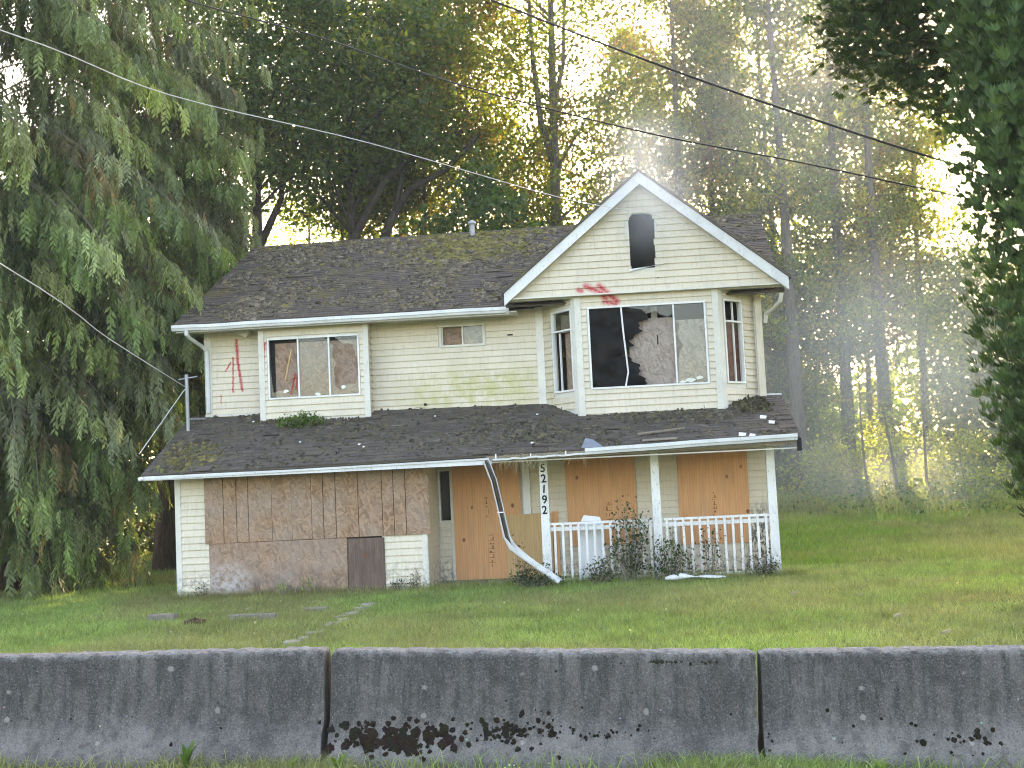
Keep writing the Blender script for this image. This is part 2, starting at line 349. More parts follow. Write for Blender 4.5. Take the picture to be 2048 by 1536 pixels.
# ------------------------------------------------------------------ house
house = empty('house', (0,0,0), 'derelict two-storey cream house with boarded windows and mossy roof', 'house')
def part(name, mat, parent=house, **k):
    mb = MB(); return mb, (lambda **kk: mb.build(name, mat, parent, **{**k, **kk}))
class Wall:
    def __init__(s, O, U, N): s.O, s.U, s.N = Vector(O), Vector(U).normalized(), Vector(N).normalized()
    def p(s, u, z, d): return s.O + s.U*u + s.N*d + Vector((0,0,z))
    def slab(s, name, mat, u0, u1, z0, z1, d0, d1, holes=(), parent=house, poly=None):
        mb = MB(); f = lambda a, c, d: s.p(a, c, d)
        us = sorted({u0,u1,*[min(max(v,u0),u1) for h in holes for v in h[:2]]}); zs = sorted({z0,z1,*[min(max(v,z0),z1) for h in holes for v in h[2:4]]})
        for a, b in zip(us, us[1:]):
            for c, e in zip(zs, zs[1:]):
                if any(h[0] <= (a+b)/2 <= h[1] and h[2] <= (c+e)/2 <= h[3] for h in holes): continue
                mb.hexa([s.p(a,c,d1),s.p(b,c,d1),s.p(b,c,d0),s.p(a,c,d0),s.p(a,e,d1),s.p(b,e,d1),s.p(b,e,d0),s.p(a,e,d0)])
        return mb.build(name, mat, parent)
    def box(s, name, mat, u0, u1, z0, z1, d0, d1, parent=house, bevel=0, skew=0):
        return MB().hexa([s.p(u0,z0,d1),s.p(u1,z0,d1),s.p(u1,z0,d0),s.p(u0,z0,d0),s.p(u0+skew,z1,d1),s.p(u1+skew,z1,d1),s.p(u1+skew,z1,d0),s.p(u0+skew,z1,d0)]).build(name, mat, parent, bevel=bevel)
    def siding(s, parent, u0, u1, z0, z1, holes=(), lim=None, h=.118, jag=None):
        z = z0
        while z < z1 - .02:
            zt = min(z + h, z1); zm = (z + zt)/2
            segs = [(u0, u1)]
            for hu0, hu1, hz0, hz1 in holes:
                if hz0 < zm < hz1:
                    ns = []
                    for a, b in segs:
                        if hu1 <= a or hu0 >= b: ns.append((a, b)); continue
                        j = (random.uniform(-.018, .018), random.uniform(-.018, .018)) if jag else (0, 0)
                        if hu0 - a > .015: ns.append((a, hu0 + j[0]))
                        if b - hu1 > .015: ns.append((hu1 + j[1], b))
                    segs = ns
            for a, b in segs:
                ab, bb, at, bt = a, b, a, b
                if lim:
                    l0, r0 = lim(z); l1, r1 = lim(zt)
                    ab, bb, at, bt = max(a, l0), min(b, r0), max(a, l1), min(b, r1)
                    if bb - ab < .02: continue
                    if bt < at: at = bt = (at + bt)/2
                e = random.uniform(-.0015, .0015); e2 = random.uniform(-.0015, .0015)
                lip, t2 = .023, .003
                V = []
                for k, (ub, ut) in enumerate(((ab, at), (bb, bt))):
                    q = e if k == 0 else e2
                    V += [s.p(ub, z+q, .001), s.p(ub, z+q, lip), s.p(ub, z+.012+q, lip+.001), s.p(ut, zt-.001+q, t2), s.p(ut, zt-.001+q, .001)]
                F = [(0,1,2,3,4)[::-1], (5,6,7,8,9), (0,5,6,1)[::-1], (1,6,7,2)[::-1], (2,7,8,3)[::-1], (3,8,9,4)[::-1], (4,9,5,0)[::-1]]
                link('siding_board', mesh('siding_board', V, F, M['siding']), parent)
            z += h
FR = Vector((0,-1,0)); XR = Vector((1,0,0))
Wg = Wall((0,0,0), XR, FR); Wd = Wall((0,1.5,0), XR, FR); Wu = Wall((0,1.75,0), XR, FR); Wb = Wall((0,1.4,0), XR, FR); Wy = Wall((0,1.0,0), XR, FR)

# --- ground floor, garage bay
gw = Wg.slab('garage_wall', M['dark'], 0, 4.36, -.15, 2.16, -.14, 0)
Wg.siding(gw, .085, .60, -.10, 2.14)
Wg.siding(gw, 3.60, 4.29, -.10, .98)
Wg.box('corner_board', M['trim'], -.012, .085, -.12, 2.14, 0, .026); Wg.box('corner_board', M['trim'], 4.29, 4.372, -.12, 2.12, 0, .026)
cuts = [.52,.85,1.08,1.29,1.705,2.05,2.396,2.605,2.823,3.214,3.63,3.829,4.036,4.445]
for k, (a, b) in enumerate(zip(cuts, cuts[1:])):
    g = .0055 if k not in (4, 5) else .0015
    Wg.box('strand_board_panel', M['osb'], a+(g if k else 0), b-g, .952+.003*(a-2)+random.uniform(-.003,.003), 2.10, .030, .044+random.uniform(0,.003), skew=-.0)
Wg.box('panel_backing', M['soot'], .53, 4.43, .97, 2.09, .0225, .0285)
Wg.box('strand_board_panel', M['osb_low'], .575, 1.80, -.12, .945, .019, .031); Wg.box('strand_board_panel', M['osb_low'], 1.803, 2.99, -.12, .945, .019, .032)
Wg.box('weathered_plywood_panel', M['ply_old'], 3.0, 3.64, -.12, .93, .021, .036)
# return wall of the garage, facing the porch
Wr = Wall((4.36,0,0), (0,1,0), (1,0,0))
rw = Wr.slab('garage_return_wall', M['dark'], .15, 1.5, -.15, 2.2, -.12, 0); Wr.siding(rw, .03, 1.48, -.02, 2.18)
Wr.box('corner_board', M['trim'], -.02, .07, -.12, 2.12, .013, .026)
# --- door wall under the porch
dh = (4.42, 4.60, 1.12, 2.02)
dw = Wd.slab('porch_wall', M['trim'], 4.36, 10.42, -.1, 3.0, -.14, 0, [(4.42,4.60,1.12,2.02)])
Wd.siding(dw, 4.40, 4.615, .0, 1.08); Wd.siding(dw, 6.08, 6.75, 0, 2.18); Wd.siding(dw, 6.75, 8.0, 0, .55); Wd.siding(dw, 8.0, 8.745, 0, 2.18)
Wd.siding(dw, 8.745, 9.99, 0, .52); Wd.siding(dw, 9.99, 10.36, 0, 2.18)
sl = Wd.box('sidelight_frame', M['white'], 4.395, 4.42, 1.08, 2.06, 0, .03); Wd.box('frame_bar', M['trim'], 4.42, 4.615, 1.08, 1.12, 0, .03, sl); Wd.box('frame_bar', M['trim'], 4.42, 4.615, 2.02, 2.06, 0, .03, sl)
Wd.box('glass_pane', M['glass'], 4.42, 4.60, 1.12, 2.02, -.04, -.035, sl)
bx('sidelight_recess', M['black'], sl, 4.42, 4.60, 1.62, 1.64, 1.12, 2.02)
Wd.box('door_jamb', M['trim'], 4.605, 4.66, .0, 2.15, 0, .035)
Wd.box('door_plywood', M['ply'], 4.665, 5.905, .0, 2.13, .035, .05, skew=-.012)
Wd.box('door_jamb', M['white'], 5.945, 6.075, 0, 2.16, 0, .06)
Wd.box('lower_plywood', M['ply_pale'], 5.60, 6.44, .02, 1.175, .075, .088, skew=.01); Wd.box('plywood_strip', M['ply'], 6.45, 6.56, .05, 1.20, .03, .045)
w1 = Wd.box('window_plywood', M['ply'], 6.735, 7.99, .56, 2.15, .026, .042, skew=-.01); w2 = Wd.box('window_plywood', M['ply'], 8.735, 9.985, .50, 2.16, .026, .042, skew=.012)
Wd.box('corner_board', M['trim'], 10.36, 10.44, -.05, 2.18, 0, .026)
# printed grade stamps on the plywood
def stamp(parent, u, z0, z1, d, w=.05):
    mb = MB(); z = z0
    while z < z1:
        hh = random.uniform(.02,.075)
        for q in range(random.choice((1,2,2,3))):
            a = u + random.uniform(-w, w*.6); mb.hexa([Wd.p(*t) for t in ((a,z,d+.0012),(a+.012,z,d+.0012),(a+.012,z,d+.0004),(a,z,d+.0004),(a,z+hh,d+.0012),(a+.012,z+hh,d+.0012),(a+.012,z+hh,d+.0004),(a,z+hh,d+.0004))])
        if random.random() < .6: mb.hexa([Wd.p(*t) for t in ((u-w,z,d+.0012),(u+w,z,d+.0012),(u+w,z,d+.0004),(u-w,z,d+.0004),(u-w,z+.008,d+.0012),(u+w,z+.008,d+.0012),(u+w,z+.008,d+.0004),(u-w,z+.008,d+.0004))])
        z += hh + random.uniform(.015,.04)
    mb.build('printed_stamp', M['stamp'], parent)
dp = [o for o in house.children if o.name == 'door_plywood'][0]
stamp(dp, 5.33, .25, .82, .05); stamp(dp, 5.27, 1.15, 1.5, .05, .03); stamp(w1, 7.48, .9, 1.35, .042, .05); stamp(w2, 9.38, .95, 1.40, .042, .04)
# porch floor and roof deck
bx('porch_slab', M['block'], house, 4.36, 10.46, .02, 1.5, -.15, .035)
bx('porch_ceiling', M['trim'], house, .0, 10.42, -.40, 1.74, 2.165, 2.185)
def post(x, name='porch_post', lean=0):
    mb = MB(); w = .068
    mb.hexa([(x-w-.012,.08,-.05),(x+w+.012,.08,-.05),(x+w+.012,.225,-.05),(x-w-.012,.225,-.05),(x-w+lean,.08,2.165),(x+w+lean,.08,2.165),(x+w+lean,.225,2.165),(x-w+lean,.225,2.165)])
    return mb.build(name, M['flaky'], house, bevel=.006)
p1, p2, p3 = post(6.405), post(8.295), post(10.235)
# house number on the first post
for k, ch in enumerate('52192'):
    cu = bpy.data.curves.new('digit', 'FONT'); cu.body = ch; cu.size = .20; cu.extrude = .004; cu.align_x = 'CENTER'; cu.offset = .004
    to = bpy.data.objects.new('digit', cu); COL.objects.link(to)
    dg = bpy.context.evaluated_depsgraph_get(); me = bpy.data.meshes.new_from_object(to.evaluated_get(dg)); bpy.data.objects.remove(to)
    me.name = 'house_number_digit'; me.materials.clear(); me.materials.append(M['soot'])
    o = link('house_number_digit', me, p1); o.location = (6.400+.010*(k % 2), .073, 1.915 - k*.178); o.rotation_euler = (R(90), R(random.uniform(-5,5)), 0); o.scale = (.92, .98, 1)
def railing(x0, x1, n):
    mb = MB().box(x0, x1, .11, .20, 1.0, 1.04); ra = mb.build('porch_railing', M['flaky'], house, bevel=.004)
    bx('lower_rail', M['flaky'], ra, x0, x1, .135, .175, .90, .965); bx('bottom_rail', M['flaky'], ra, x0, x1, .135, .175, .06, .10)
    for k in range(n):
        x = x0 + (k+.6)*(x1-x0)/n; s = random.uniform(-.008,.008); zb = .02 if random.random() < .85 else .22
        MB().hexa([(x-.02+s,.09,zb),(x+.02+s,.09,zb),(x+.02+s,.134,zb),(x-.02+s,.134,zb),(x-.02,.09,.999),(x+.02,.09,.999),(x+.02,.134,.999),(x-.02,.134,.999)]).build('baluster', M['flaky'], ra)
railing(6.475, 8.222, 13); railing(8.368, 10.16, 13)

# --- upper floor
uw = Wu.slab('upper_wall', M['trim'], .02, 10.44, 2.6, 4.96, -.12, 0, [(4.56,5.30,4.36,4.70),(1.35,3.0,3.5,4.6),(6.55,10.2,3.0,4.9)])
Wu.siding(uw, .13, 1.20, 3.16, 4.94); Wu.siding(uw, 3.18, 6.32, 3.16, 4.94, [(4.47,5.37,4.30,4.76)])
Wu.box('corner_board', M['trim'], .0, .13, 3.1, 4.94, 0, .03); Wu.box('corner_board', M['trim'], 6.30, 6.44, 3.05, 4.98, 0, .03)
Wu.box('vent_slot', M['soot'], 5.77, 5.87, 4.475, 4.505, .008, .024); Wu.box('vent_slot', M['soot'], 4.155, 4.205, 3.255, 3.30, .008, .024)
def frame(W, name, u0, u1, z0, z1, mull, d=.03, t=.032, mat='white', bars=()):
    f = W.box(name, M[mat], u0, u1, z0, z0+t, -.03, d)
    W.box('frame_bar', M[mat], u0, u1, z1-t, z1, -.03, d, f); W.box('frame_bar', M[mat], u0, u0+t, z0+t, z1-t, -.03, d, f); W.box('frame_bar', M[mat], u1-t, u1, z0+t, z1-t, -.03, d, f)
    for q in mull: W.box('mullion', M[mat], q-.014, q+.014, z0+t, z1-t, -.028, d-.006, f)
    return f
def shard(W, parent, poly, d=-.012):
    MB().prism(poly, d, d-.004, lambda a, c, dd: W.p(a, c, dd)).build('glass_shard', M['glass'], parent)
sw = frame(Wu, 'small_window', 4.49, 5.35, 4.32, 4.74, [4.93], d=.034, t=.04, mat='trim')
Wu.box('window_board', M['osb_in'], 4.50, 4.93, 4.33, 4.73, -.09, -.08, sw); Wu.box('window_board', M['osb_grey'], 4.93, 5.34, 4.33, 4.73, -.10, -.09, sw)
shard(Wu, sw, [(4.94,4.36),(5.31,4.36),(5.31,4.70),(4.94,4.70)])
# projecting window box
wb = Wb.slab('window_box', M['trim'], 1.17, 3.19, 3.05, 4.92, -.10, 0, [(1.31,3.04,3.49,4.63)])
Wb.siding(wb, 1.25, 3.11, 3.13, 4.90, [(1.30,3.05,3.48,4.64)])
Wb.box('corner_board', M['trim'], 1.145, 1.25, 3.02, 4.92, 0, .028); Wb.box('corner_board', M['trim'], 3.11, 3.215, 3.06, 4.92, 0, .028)
Ws = Wall((3.19,1.4,0), (0,1,0), (1,0,0)); s_ = Ws.slab('window_box_side', M['trim'], 0, .35, 3.05, 4.92, -.09, .0); Ws.siding(s_, .06, .34, 3.16, 4.9); Ws.box('corner_board', M['trim'], -.02, .06, 3.06, 4.92, .001, .027)
Wl = Wall((1.17,1.4,0), (0,1,0), (-1,0,0)); Wl.slab('window_box_side', M['siding'], 0, .35, 3.05, 4.92, -.09, .0)
lw = frame(Wb, 'bedroom_window', 1.31, 3.04, 3.49, 4.63, [1.89, 2.47])
ib = Wb.box('window_board', M['osb_in'], 1.43, 3.02, 3.50, 4.54, -.10, -.088, lw)
Wb.box('dark_room_sheet', M['dark'], 1.32, 3.03, 3.50, 4.62, -.16, -.15, lw)  # near-black sheet stands in for the unlit room behind the boards
Wb.box('loose_batten', M['ply_pale'], 1.60, 1.625, 3.86, 4.42, -.086, -.075, lw, skew=.13)
for (x0,z0,x1,z1,w) in ((1.80,3.95,1.70,3.56,.035),(1.88,4.12,1.80,3.66,.045),(1.74,3.86,1.88,3.90,.03)):
    dx, dz = x1-x0, z1-z0; L = math.hypot(dx,dz); nx_, nz_ = -dz/L*w/2, dx/L*w/2
    MB().prism([(x0+nx_,z0+nz_),(x1+nx_*.5,z1+nz_*.5),(x1-nx_*.5,z1-nz_*.5),(x0-nx_,z0-nz_)], -.0865, -.0875, lambda a, c, d: Wb.p(a, c, d)).build('spray_paint_stroke', M['redpaint'], lw)
shard(Wb, lw, [(1.91,3.53),(2.455,3.53),(2.455,4.59),(2.42,4.57),(2.35,4.60),(1.91,4.60)])
shard(Wb, lw, [(2.49,3.53),(3.0,3.53),(3.0,3.85),(2.94,3.7),(2.8,3.72),(2.66,3.62),(2.57,3.68),(2.55,3.95),(2.58,4.1),(2.52,4.25),(2.56,4.42),(2.49,4.5)])
shard(Wb, lw, [(2.55,4.6),(3.0,4.6),(3.0,4.35),(2.97,4.2),(2.93,4.4),(2.86,4.47),(2.74,4.45),(2.66,4.53)])
shard(Wb, lw, [(1.345,3.53),(1.87,3.53),(1.8,3.58),(1.7,3.56),(1.55,3.66),(1.40,3.62),(1.37,3.9),(1.36,4.1)])
for q in ((2.22,3.56),(1.62,3.64),(2.70,3.66)):
    MB().prism([(q[0]+.055*math.cos(t)*random.uniform(.6,1.2), q[1]+.035*math.sin(t)*random.uniform(.6,1.2)) for t in np.linspace(0,5.6,8)], -.06, -.085, lambda a, c, d: Wb.p(a,c,d)).build('paper_scrap', M['pvc'], lw)
# --- bay window
bayf = Wy.slab('bay_front', M['trim'], 7.06, 9.60, 2.80, 5.05, -.10, 0, [(7.28,9.38,3.34,4.82)])
Wy.siding(bayf, 7.16, 9.50, 2.90, 5.05, [(7.26,9.40,3.32,4.84)])
Wy.box('corner_board', M['trim'], 7.05, 7.165, 2.86, 5.05, 0, .028); Wy.box('corner_board', M['trim'], 9.495, 9.61, 2.88, 5.05, 0, .028)
UL = Vector((.62,-.75,0)); NL = Vector((-.75,-.62,0)); WL = Wall((6.44,1.75,0), UL, NL)
UR = Vector((.70,.75,0)); NR = Vector((.75,-.70,0)); WR = Wall((9.60,1.0,0), UR, NR)
LL = math.hypot(.62,.75); LR = math.hypot(.70,.75)
bl = WL.slab('bay_side', M['trim'], 0, LL, 2.85, 5.02, -.09, 0, [(.28,.88,3.34,4.83)]); WL.siding(bl, 0.02, LL-.05, 3.02, 5.0, [(.25,.91,3.31,4.86)])
WL.box('corner_board', M['trim'], LL-.09, LL+.02, 2.86, 5.02, .001, .03)
br = WR.slab('bay_side', M['trim'], 0, LR, 2.85, 5.04, -.09, 0, [(.13,.66,3.34,4.85)]); WR.siding(br, .05, LR-.02, 3.02, 5.02, [(.10,.69,3.31,4.88)])
WR.box('corner_board', M['trim'], -.02, .09, 2.88, 5.04, .001, .03); Wu.box('corner_board', M['trim'], 10.30, 10.45, 3.05, 5.02, .0, .03)
bw = frame(Wy, 'bay_window', 7.28, 9.38, 3.34, 4.82, [8.81])
mb = MB(); pts = [(7.885,4.79),(7.905,4.35),(7.955,3.62),(7.90,3.375)]
for (a,c),(e,g_) in zip(pts, pts[1:]): mb.hexa([Wy.p(*t) for t in ((e-.014,g_,.02),(e+.014,g_,.02),(e+.014,g_,-.025),(e-.014,g_,-.025),(a-.014,c,.02),(a+.014,c,.02),(a+.014,c,-.025),(a-.014,c,-.025))])
mb.build('bent_mullion', M['flaky'], bw)
Wy.box('window_board', M['osb_grey'], 8.0, 8.80, 3.36, 4.58, -.17, -.155, bw); Wy.box('window_board', M['osb_grey'], 8.80, 9.37, 3.36, 4.52, -.16, -.145, bw)
Wy.box('stud', M['wood'], 8.42, 8.53, 4.4, 4.84, -.26, -.19, bw); Wy.box('board_hole', M['soot'], 8.50, 8.525, 4.10, 4.27, -.1545, -.153, bw)
def sheet(name, W, poly_u, z0, z1, d, mat, parent, nu=30, nz=44, amp=.034, seed=1):   # wrinkled plastic with a ragged free edge
    V = []; F = []
    for j in range(nz+1):
        z = z0 + (z1-z0)*j/nz; a, b = poly_u(j/nz)
        for i in range(nu+1):
            u = a + (b-a)*i/nu
            w = math.sin(9*u - 5*z + 3*math.sin(3*z))*.4 + math.sin(16*z + 8*u)*.25 + float(vnoise(u*9, z*9, seed))*.9 + abs(math.sin(5*u+2.2*z))*.5
            V.append(W.p(u, z, d + amp*w))
    for j in range(nz):
        for i in range(nu): q = j*(nu+1)+i; F.append((q,q+1,q+nu+2,q+nu+1))
    return link(name, mesh(name, V, F, mat, smooth=True), parent)
def ragged(t):
    e = 8.13 + .10*math.sin(t*9+1) + .05*math.sin(t*31) + .03*math.sin(t*77)
    if t > .80: e = 8.36 - .25*(t-.8)*abs(math.sin(t*30))
    if .55 < t < .66: e -= .07
    if .38 < t < .5: e -= .16
    return (7.30, e)
sheet('black_plastic_sheet', Wy, ragged, 3.36, 4.81, -.075, M['black'], bw)
shard(Wy, bw, [(8.83,3.38),(9.35,3.38),(9.35,4.78),(8.83,4.78),(8.83,4.5),(8.9,4.44),(8.87,4.2),(8.95,4.05),(8.87,3.9)])
shard(Wy, bw, [(8.0,4.78),(8.79,4.78),(8.79,4.62),(8.7,4.57),(8.58,4.62),(8.5,4.69),(8.33,4.65),(8.25,4.73)])
for q, s in (((9.05,3.43),1.5),((9.22,3.46),1.2),((8.92,3.40),1)):
    MB().prism([(q[0]+.06*s*math.cos(t)*random.uniform(.6,1.2), q[1]+.03*s*math.sin(t)*random.uniform(.6,1.2)) for t in np.linspace(0,5.6,8)], -.06, -.10, lambda a, c, d: Wy.p(a,c,d)).build('insulation_scrap', M['pvc'], bw)
f1 = frame(WL, 'bay_side_window', .28, .88, 3.34, 4.83, []); WL.box('transom', M['white'], .312, .848, 4.44, 4.47, -.028, .024, f1)
WL.box('window_board', M['osb_in'], .46, .87, 3.36, 4.42, -.16, -.15, f1); shard(WL, f1, [(.315,4.475),(.845,4.475),(.845,4.795),(.315,4.795)]); WL.box('window_board', M['osb_grey'], .30, .87, 4.45, 4.82, -.2, -.19, f1)
WL.box('inner_sash', M['white'], .43, .455, 3.38, 4.43, -.06, -.03, f1); WL.box('dark_room_sheet', M['dark'], .28, .88, 3.34, 4.83, -.3, -.29, f1)  # dark sheet at the back gives the bay opening its inside shade
f2 = frame(WR, 'bay_side_window', .13, .66, 3.34, 4.85, []); WR.box('transom', M['white'], .162, .628, 4.44, 4.47, -.028, .024, f2)
WR.box('window_board', m_osb('reddish_strand_board', (.16,.07,.05), (.26,.13,.09)), .14, .75, 3.36, 4.50, -.16, -.15, f2); WR.box('inner_sash', M['white'], .46, .485, 3.37, 4.84, -.07, -.04, f2); WR.box('dark_room_sheet', M['dark'], .13, 1.02, 3.30, 4.88, -.24, -.23, f2)  # wide dark sheet stands in for shade inside, hiding the pale inner wall
bx('bay_floor', M['trim'], house, 6.9, 9.8, 1.06, 1.76, 2.78, 2.84)
# --- gable
PK = (8.325, 7.13); GL, GR, GZ = 5.815, 10.84, 4.93
sl_ = (PK[1]-GZ)/(PK[0]-GL)
lim = lambda z: (GL + (z - .02 - GZ)/sl_ + .02, GR - (z - .02 - GZ)/sl_ - .02)
hole = [(8.13,8.53,6.34,6.50),(8.04,8.60,6.06,6.36),(8.105,8.545,5.46,6.06)]
gb = MB(); f = lambda a, c, d: (a, d, c)
# gable backing cut round the hole: left, right, below, above
zc0, zc1 = 5.47, 6.46
def L_(z): return lim(z)[0]
def R_(z): return lim(z)[1]
gb.prism([(L_(5.0),5.0),(R_(5.0),5.0),(R_(zc0),zc0),(L_(zc0),zc0)], 1.0, 1.08, f); gb.prism([(L_(zc0),zc0),(8.10,zc0),(8.10,zc1),(L_(zc1),zc1)], 1.0, 1.08, f)
gb.prism([(8.56,zc0),(R_(zc0),zc0),(R_(zc1),zc1),(8.56,zc1)], 1.0, 1.08, f); gb.prism([(L_(zc1),zc1),(R_(zc1),zc1),(PK[0],PK[1]-.03)], 1.0, 1.08, f)
ga = gb.build('gable_wall', M['trim'], house)
Wy.siding(ga, 5.8, 10.9, 5.05, 7.05, hole, lim, jag=1)
for z_, a_, b_ in ((6.47,8.085,8.18),(6.47,8.48,8.58)): MB().prism([(a_,z_-.002),(b_,z_-.002),(a_ if a_ < 8.3 else b_, z_-.12)], .995, .985, f).build('torn_siding_piece', M['siding'], ga)
MB().prism([(8.06,5.42),(8.62,5.52),(8.75,5.535),(8.55,5.50),(8.10,5.46)], .96, .985, f).build('torn_siding_piece', M['pvc'], ga)
MB().prism([(6.5,5.06),(10.15,5.06),(8.325,6.8)], 2.2, 2.25, f).build('attic_back', M['dark'], house)
Wy.box('nail_hole', M['soot'], 8.56, 8.59, 5.275, 5.295, .012, .022, ga)
bx('gable_soffit', M['trim'], house, 5.92, 10.73, .86, 1.74, 5.02, 5.045)
for sgn, gx0 in ((1, GL), (-1, GR)):
    q = [(gx0, GZ-.02), (gx0, GZ+.20), (PK[0], PK[1]+.05), (PK[0], PK[1]-.17)] if sgn > 0 else [(gx0, GZ-.02), (PK[0]+.001, PK[1]-.17), (PK[0]+.001, PK[1]+.05), (gx0, GZ+.20)]
    MB().prism(q, .80, .845, f).build('rake_board', M['gutter'], house)
    q2 = [(gx0, GZ+.0), (PK[0], PK[1]-.15), (PK[0], PK[1]-.10), (gx0, GZ+.05)]; MB().prism(q2, .845, 1.0, f).build('rake_soffit', M['trim'], house)
    q3 = [(gx0-.04*sgn, GZ+.175), (PK[0], PK[1]+.055), (PK[0], PK[1]+.10), (gx0-.05*sgn, GZ+.225)]
    b = MB(); zb = lambda z: 1.18 + (z-4.92)/.468
    V = [(q3[0][0],.77,q3[0][1]),(q3[1][0],.77,q3[1][1]),(q3[1][0],6.4,q3[1][1]),(q3[0][0],1.6,q3[0][1]),(q3[3][0],.77,q3[3][1]),(q3[2][0],.77,q3[2][1]),(q3[2][0],6.4,q3[2][1]),(q3[3][0],1.6,q3[3][1])]
    b.hexa(V).build('gable_roof', M['shingle'], house)
# --- closing walls and back of the house
Wall((0,0,0), (0,1,0), (-1,0,0)).slab('side_wall', M['siding'], .14, 11.4, -.15, 4.95, -.12, .0, [(.0,1.75,2.16,4.96)])
Wall((10.44,1.5,0), (0,1,0), (1,0,0)).slab('side_wall', M['siding'], .14, 9.9, -.15, 4.95, -.12, .0)
bx('back_wall', M['siding'], house, .12, 10.32, 11.28, 11.4, -.15, 4.95)
for x in (.0, 10.44-.1): MB().prism([(1.3,4.95),(11.7,4.95),(6.56,7.33)], x, x+.1, lambda a, c, d: (d, a, c)).build('gable_end_wall', M['siding'], house)
bx('upper_floor', M['dark'], house, .13, 10.3, 1.80, 11.2, 2.62, 2.68)

# --- roofs: bilinear patches eave-left, eave-right, top-right, top-left
class Roof:
    def __init__(s, el, er, tr, tl): s.c = [Vector(q) for q in (el, er, tr, tl)]
    def p(s, u, v):
        el, er, tr, tl = s.c; return (el*(1-u)+er*u)*(1-v) + (tl*(1-u)+tr*u)*v
    def fr(s, u, v):
        a = (s.p(min(u+.01,1),v)-s.p(max(u-.01,0),v)).normalized(); b = (s.p(u,min(v+.01,1))-s.p(u,max(v-.01,0))).normalized(); n = a.cross(b).normalized()
        return a, b, n
    def slab(s, name, mat, t=.03, parent=house):
        n = s.fr(.5,.5)[2]; return MB().hexa([q-n*t for q in s.c]+list(s.c)).build(name, mat, parent)
def sh_proto(w, seed):
    rr = random.Random(seed); j = lambda: rr.uniform(-.006,.006)
    V = [(-w/2,0+j(),.016),(w/2,0+j(),.016),(w/2,.20,.004),(-w/2,.20,.004),(-w/2,0,.0),(w/2,0,.0),(w/2,.20,.0),(-w/2,.20,.0)]
    V[4] = (V[0][0],V[0][1],0); V[5] = (V[1][0],V[1][1],0)
    return V, [(0,1,2,3),(4,5,1,0),(5,6,2,1),(7,4,0,3)]
SH = [sh_proto(.29, k) for k in range(4)]
SHM = [mesh('shingle', v, f_, M['shingle']) for v, f_ in SH]
def shingles(roof, parent, W_, L_len, exp_, n_obj, skip=None):
    fieldV = []; fieldF = []; cnt = 0; rows = int(L_len/exp_)
    for r in range(rows):
        v = r*exp_/L_len; off = (r*.37) % 1 * .3 - .15; u = off
        while u < W_ + .1:
            uc = min(max((u)/W_, .012), .988); k = random.randrange(4)
            if random.random() > .015 and not (skip and skip(uc, v)):
                P = roof.p(uc, v); a, b, n = roof.fr(uc, v); ro_ = random.gauss(0, .012)
                a2 = a*math.cos(ro_)+b*math.sin(ro_); b2 = b*math.cos(ro_)-a*math.sin(ro_)
                lift = random.uniform(0,.006) + (.02 if random.random() < .03 else 0)
                P = P + n*lift + b*random.uniform(-.008,.008)
                if cnt < n_obj:
                    o = link('shingle', SHM[k], parent); o.matrix_world = Matrix(((a2.x,b2.x,n.x,P.x),(a2.y,b2.y,n.y,P.y),(a2.z,b2.z,n.z,P.z),(0,0,0,1))); cnt += 1
                else:
                    bb = len(fieldV); fieldV += [P+a2*q[0]+b2*q[1]+n*q[2] for q in SH[k][0]]; fieldF += [tuple(bb+i for i in f_) for f_ in SH[k][1]]
            u += .298
    if fieldV: tag(link('shingle_field', mesh('shingle_field', fieldV, fieldF, M['shingle']), parent), kind='stuff')
SK = Roof((-.38,-.56,2.165), (10.66,-.56,2.285), (10.70,1.78,3.14), (-.30,1.78,3.27))
sk = SK.slab('lower_roof', M['shingle']); shingles(SK, sk, 11.04, 2.55, .135, 300)
MR = Roof((-.37,1.14,4.945), (10.80,1.14,4.945), (11.10,6.56,7.45), (-.37,6.56,7.40))
def under_gable(u, v):
    x = -.37 + 11.49*u; z = 4.945 + 2.47*v; l, r_ = GL + (z-GZ-.2)/sl_, GR - (z-GZ-.2)/sl_
    return l + .15 < x < r_ - .15
mr = MR.slab('main_roof', M['shingle']); shingles(MR, mr, 11.49, 5.95, .14, 0, under_gable)
MBk = Roof((11.12,11.95,4.945), (-.37,11.95,4.945), (-.37,6.58,7.40), (11.12,6.58,7.45)); MBk.slab('main_roof_back', M['shingle'])
MB().tube([(-.37+k*.5, 6.57, 7.405+.05*k/23+random.uniform(-.008,.008)) for k in range(24)], .035, 6).build('ridge_cap', M['shingle'], house)
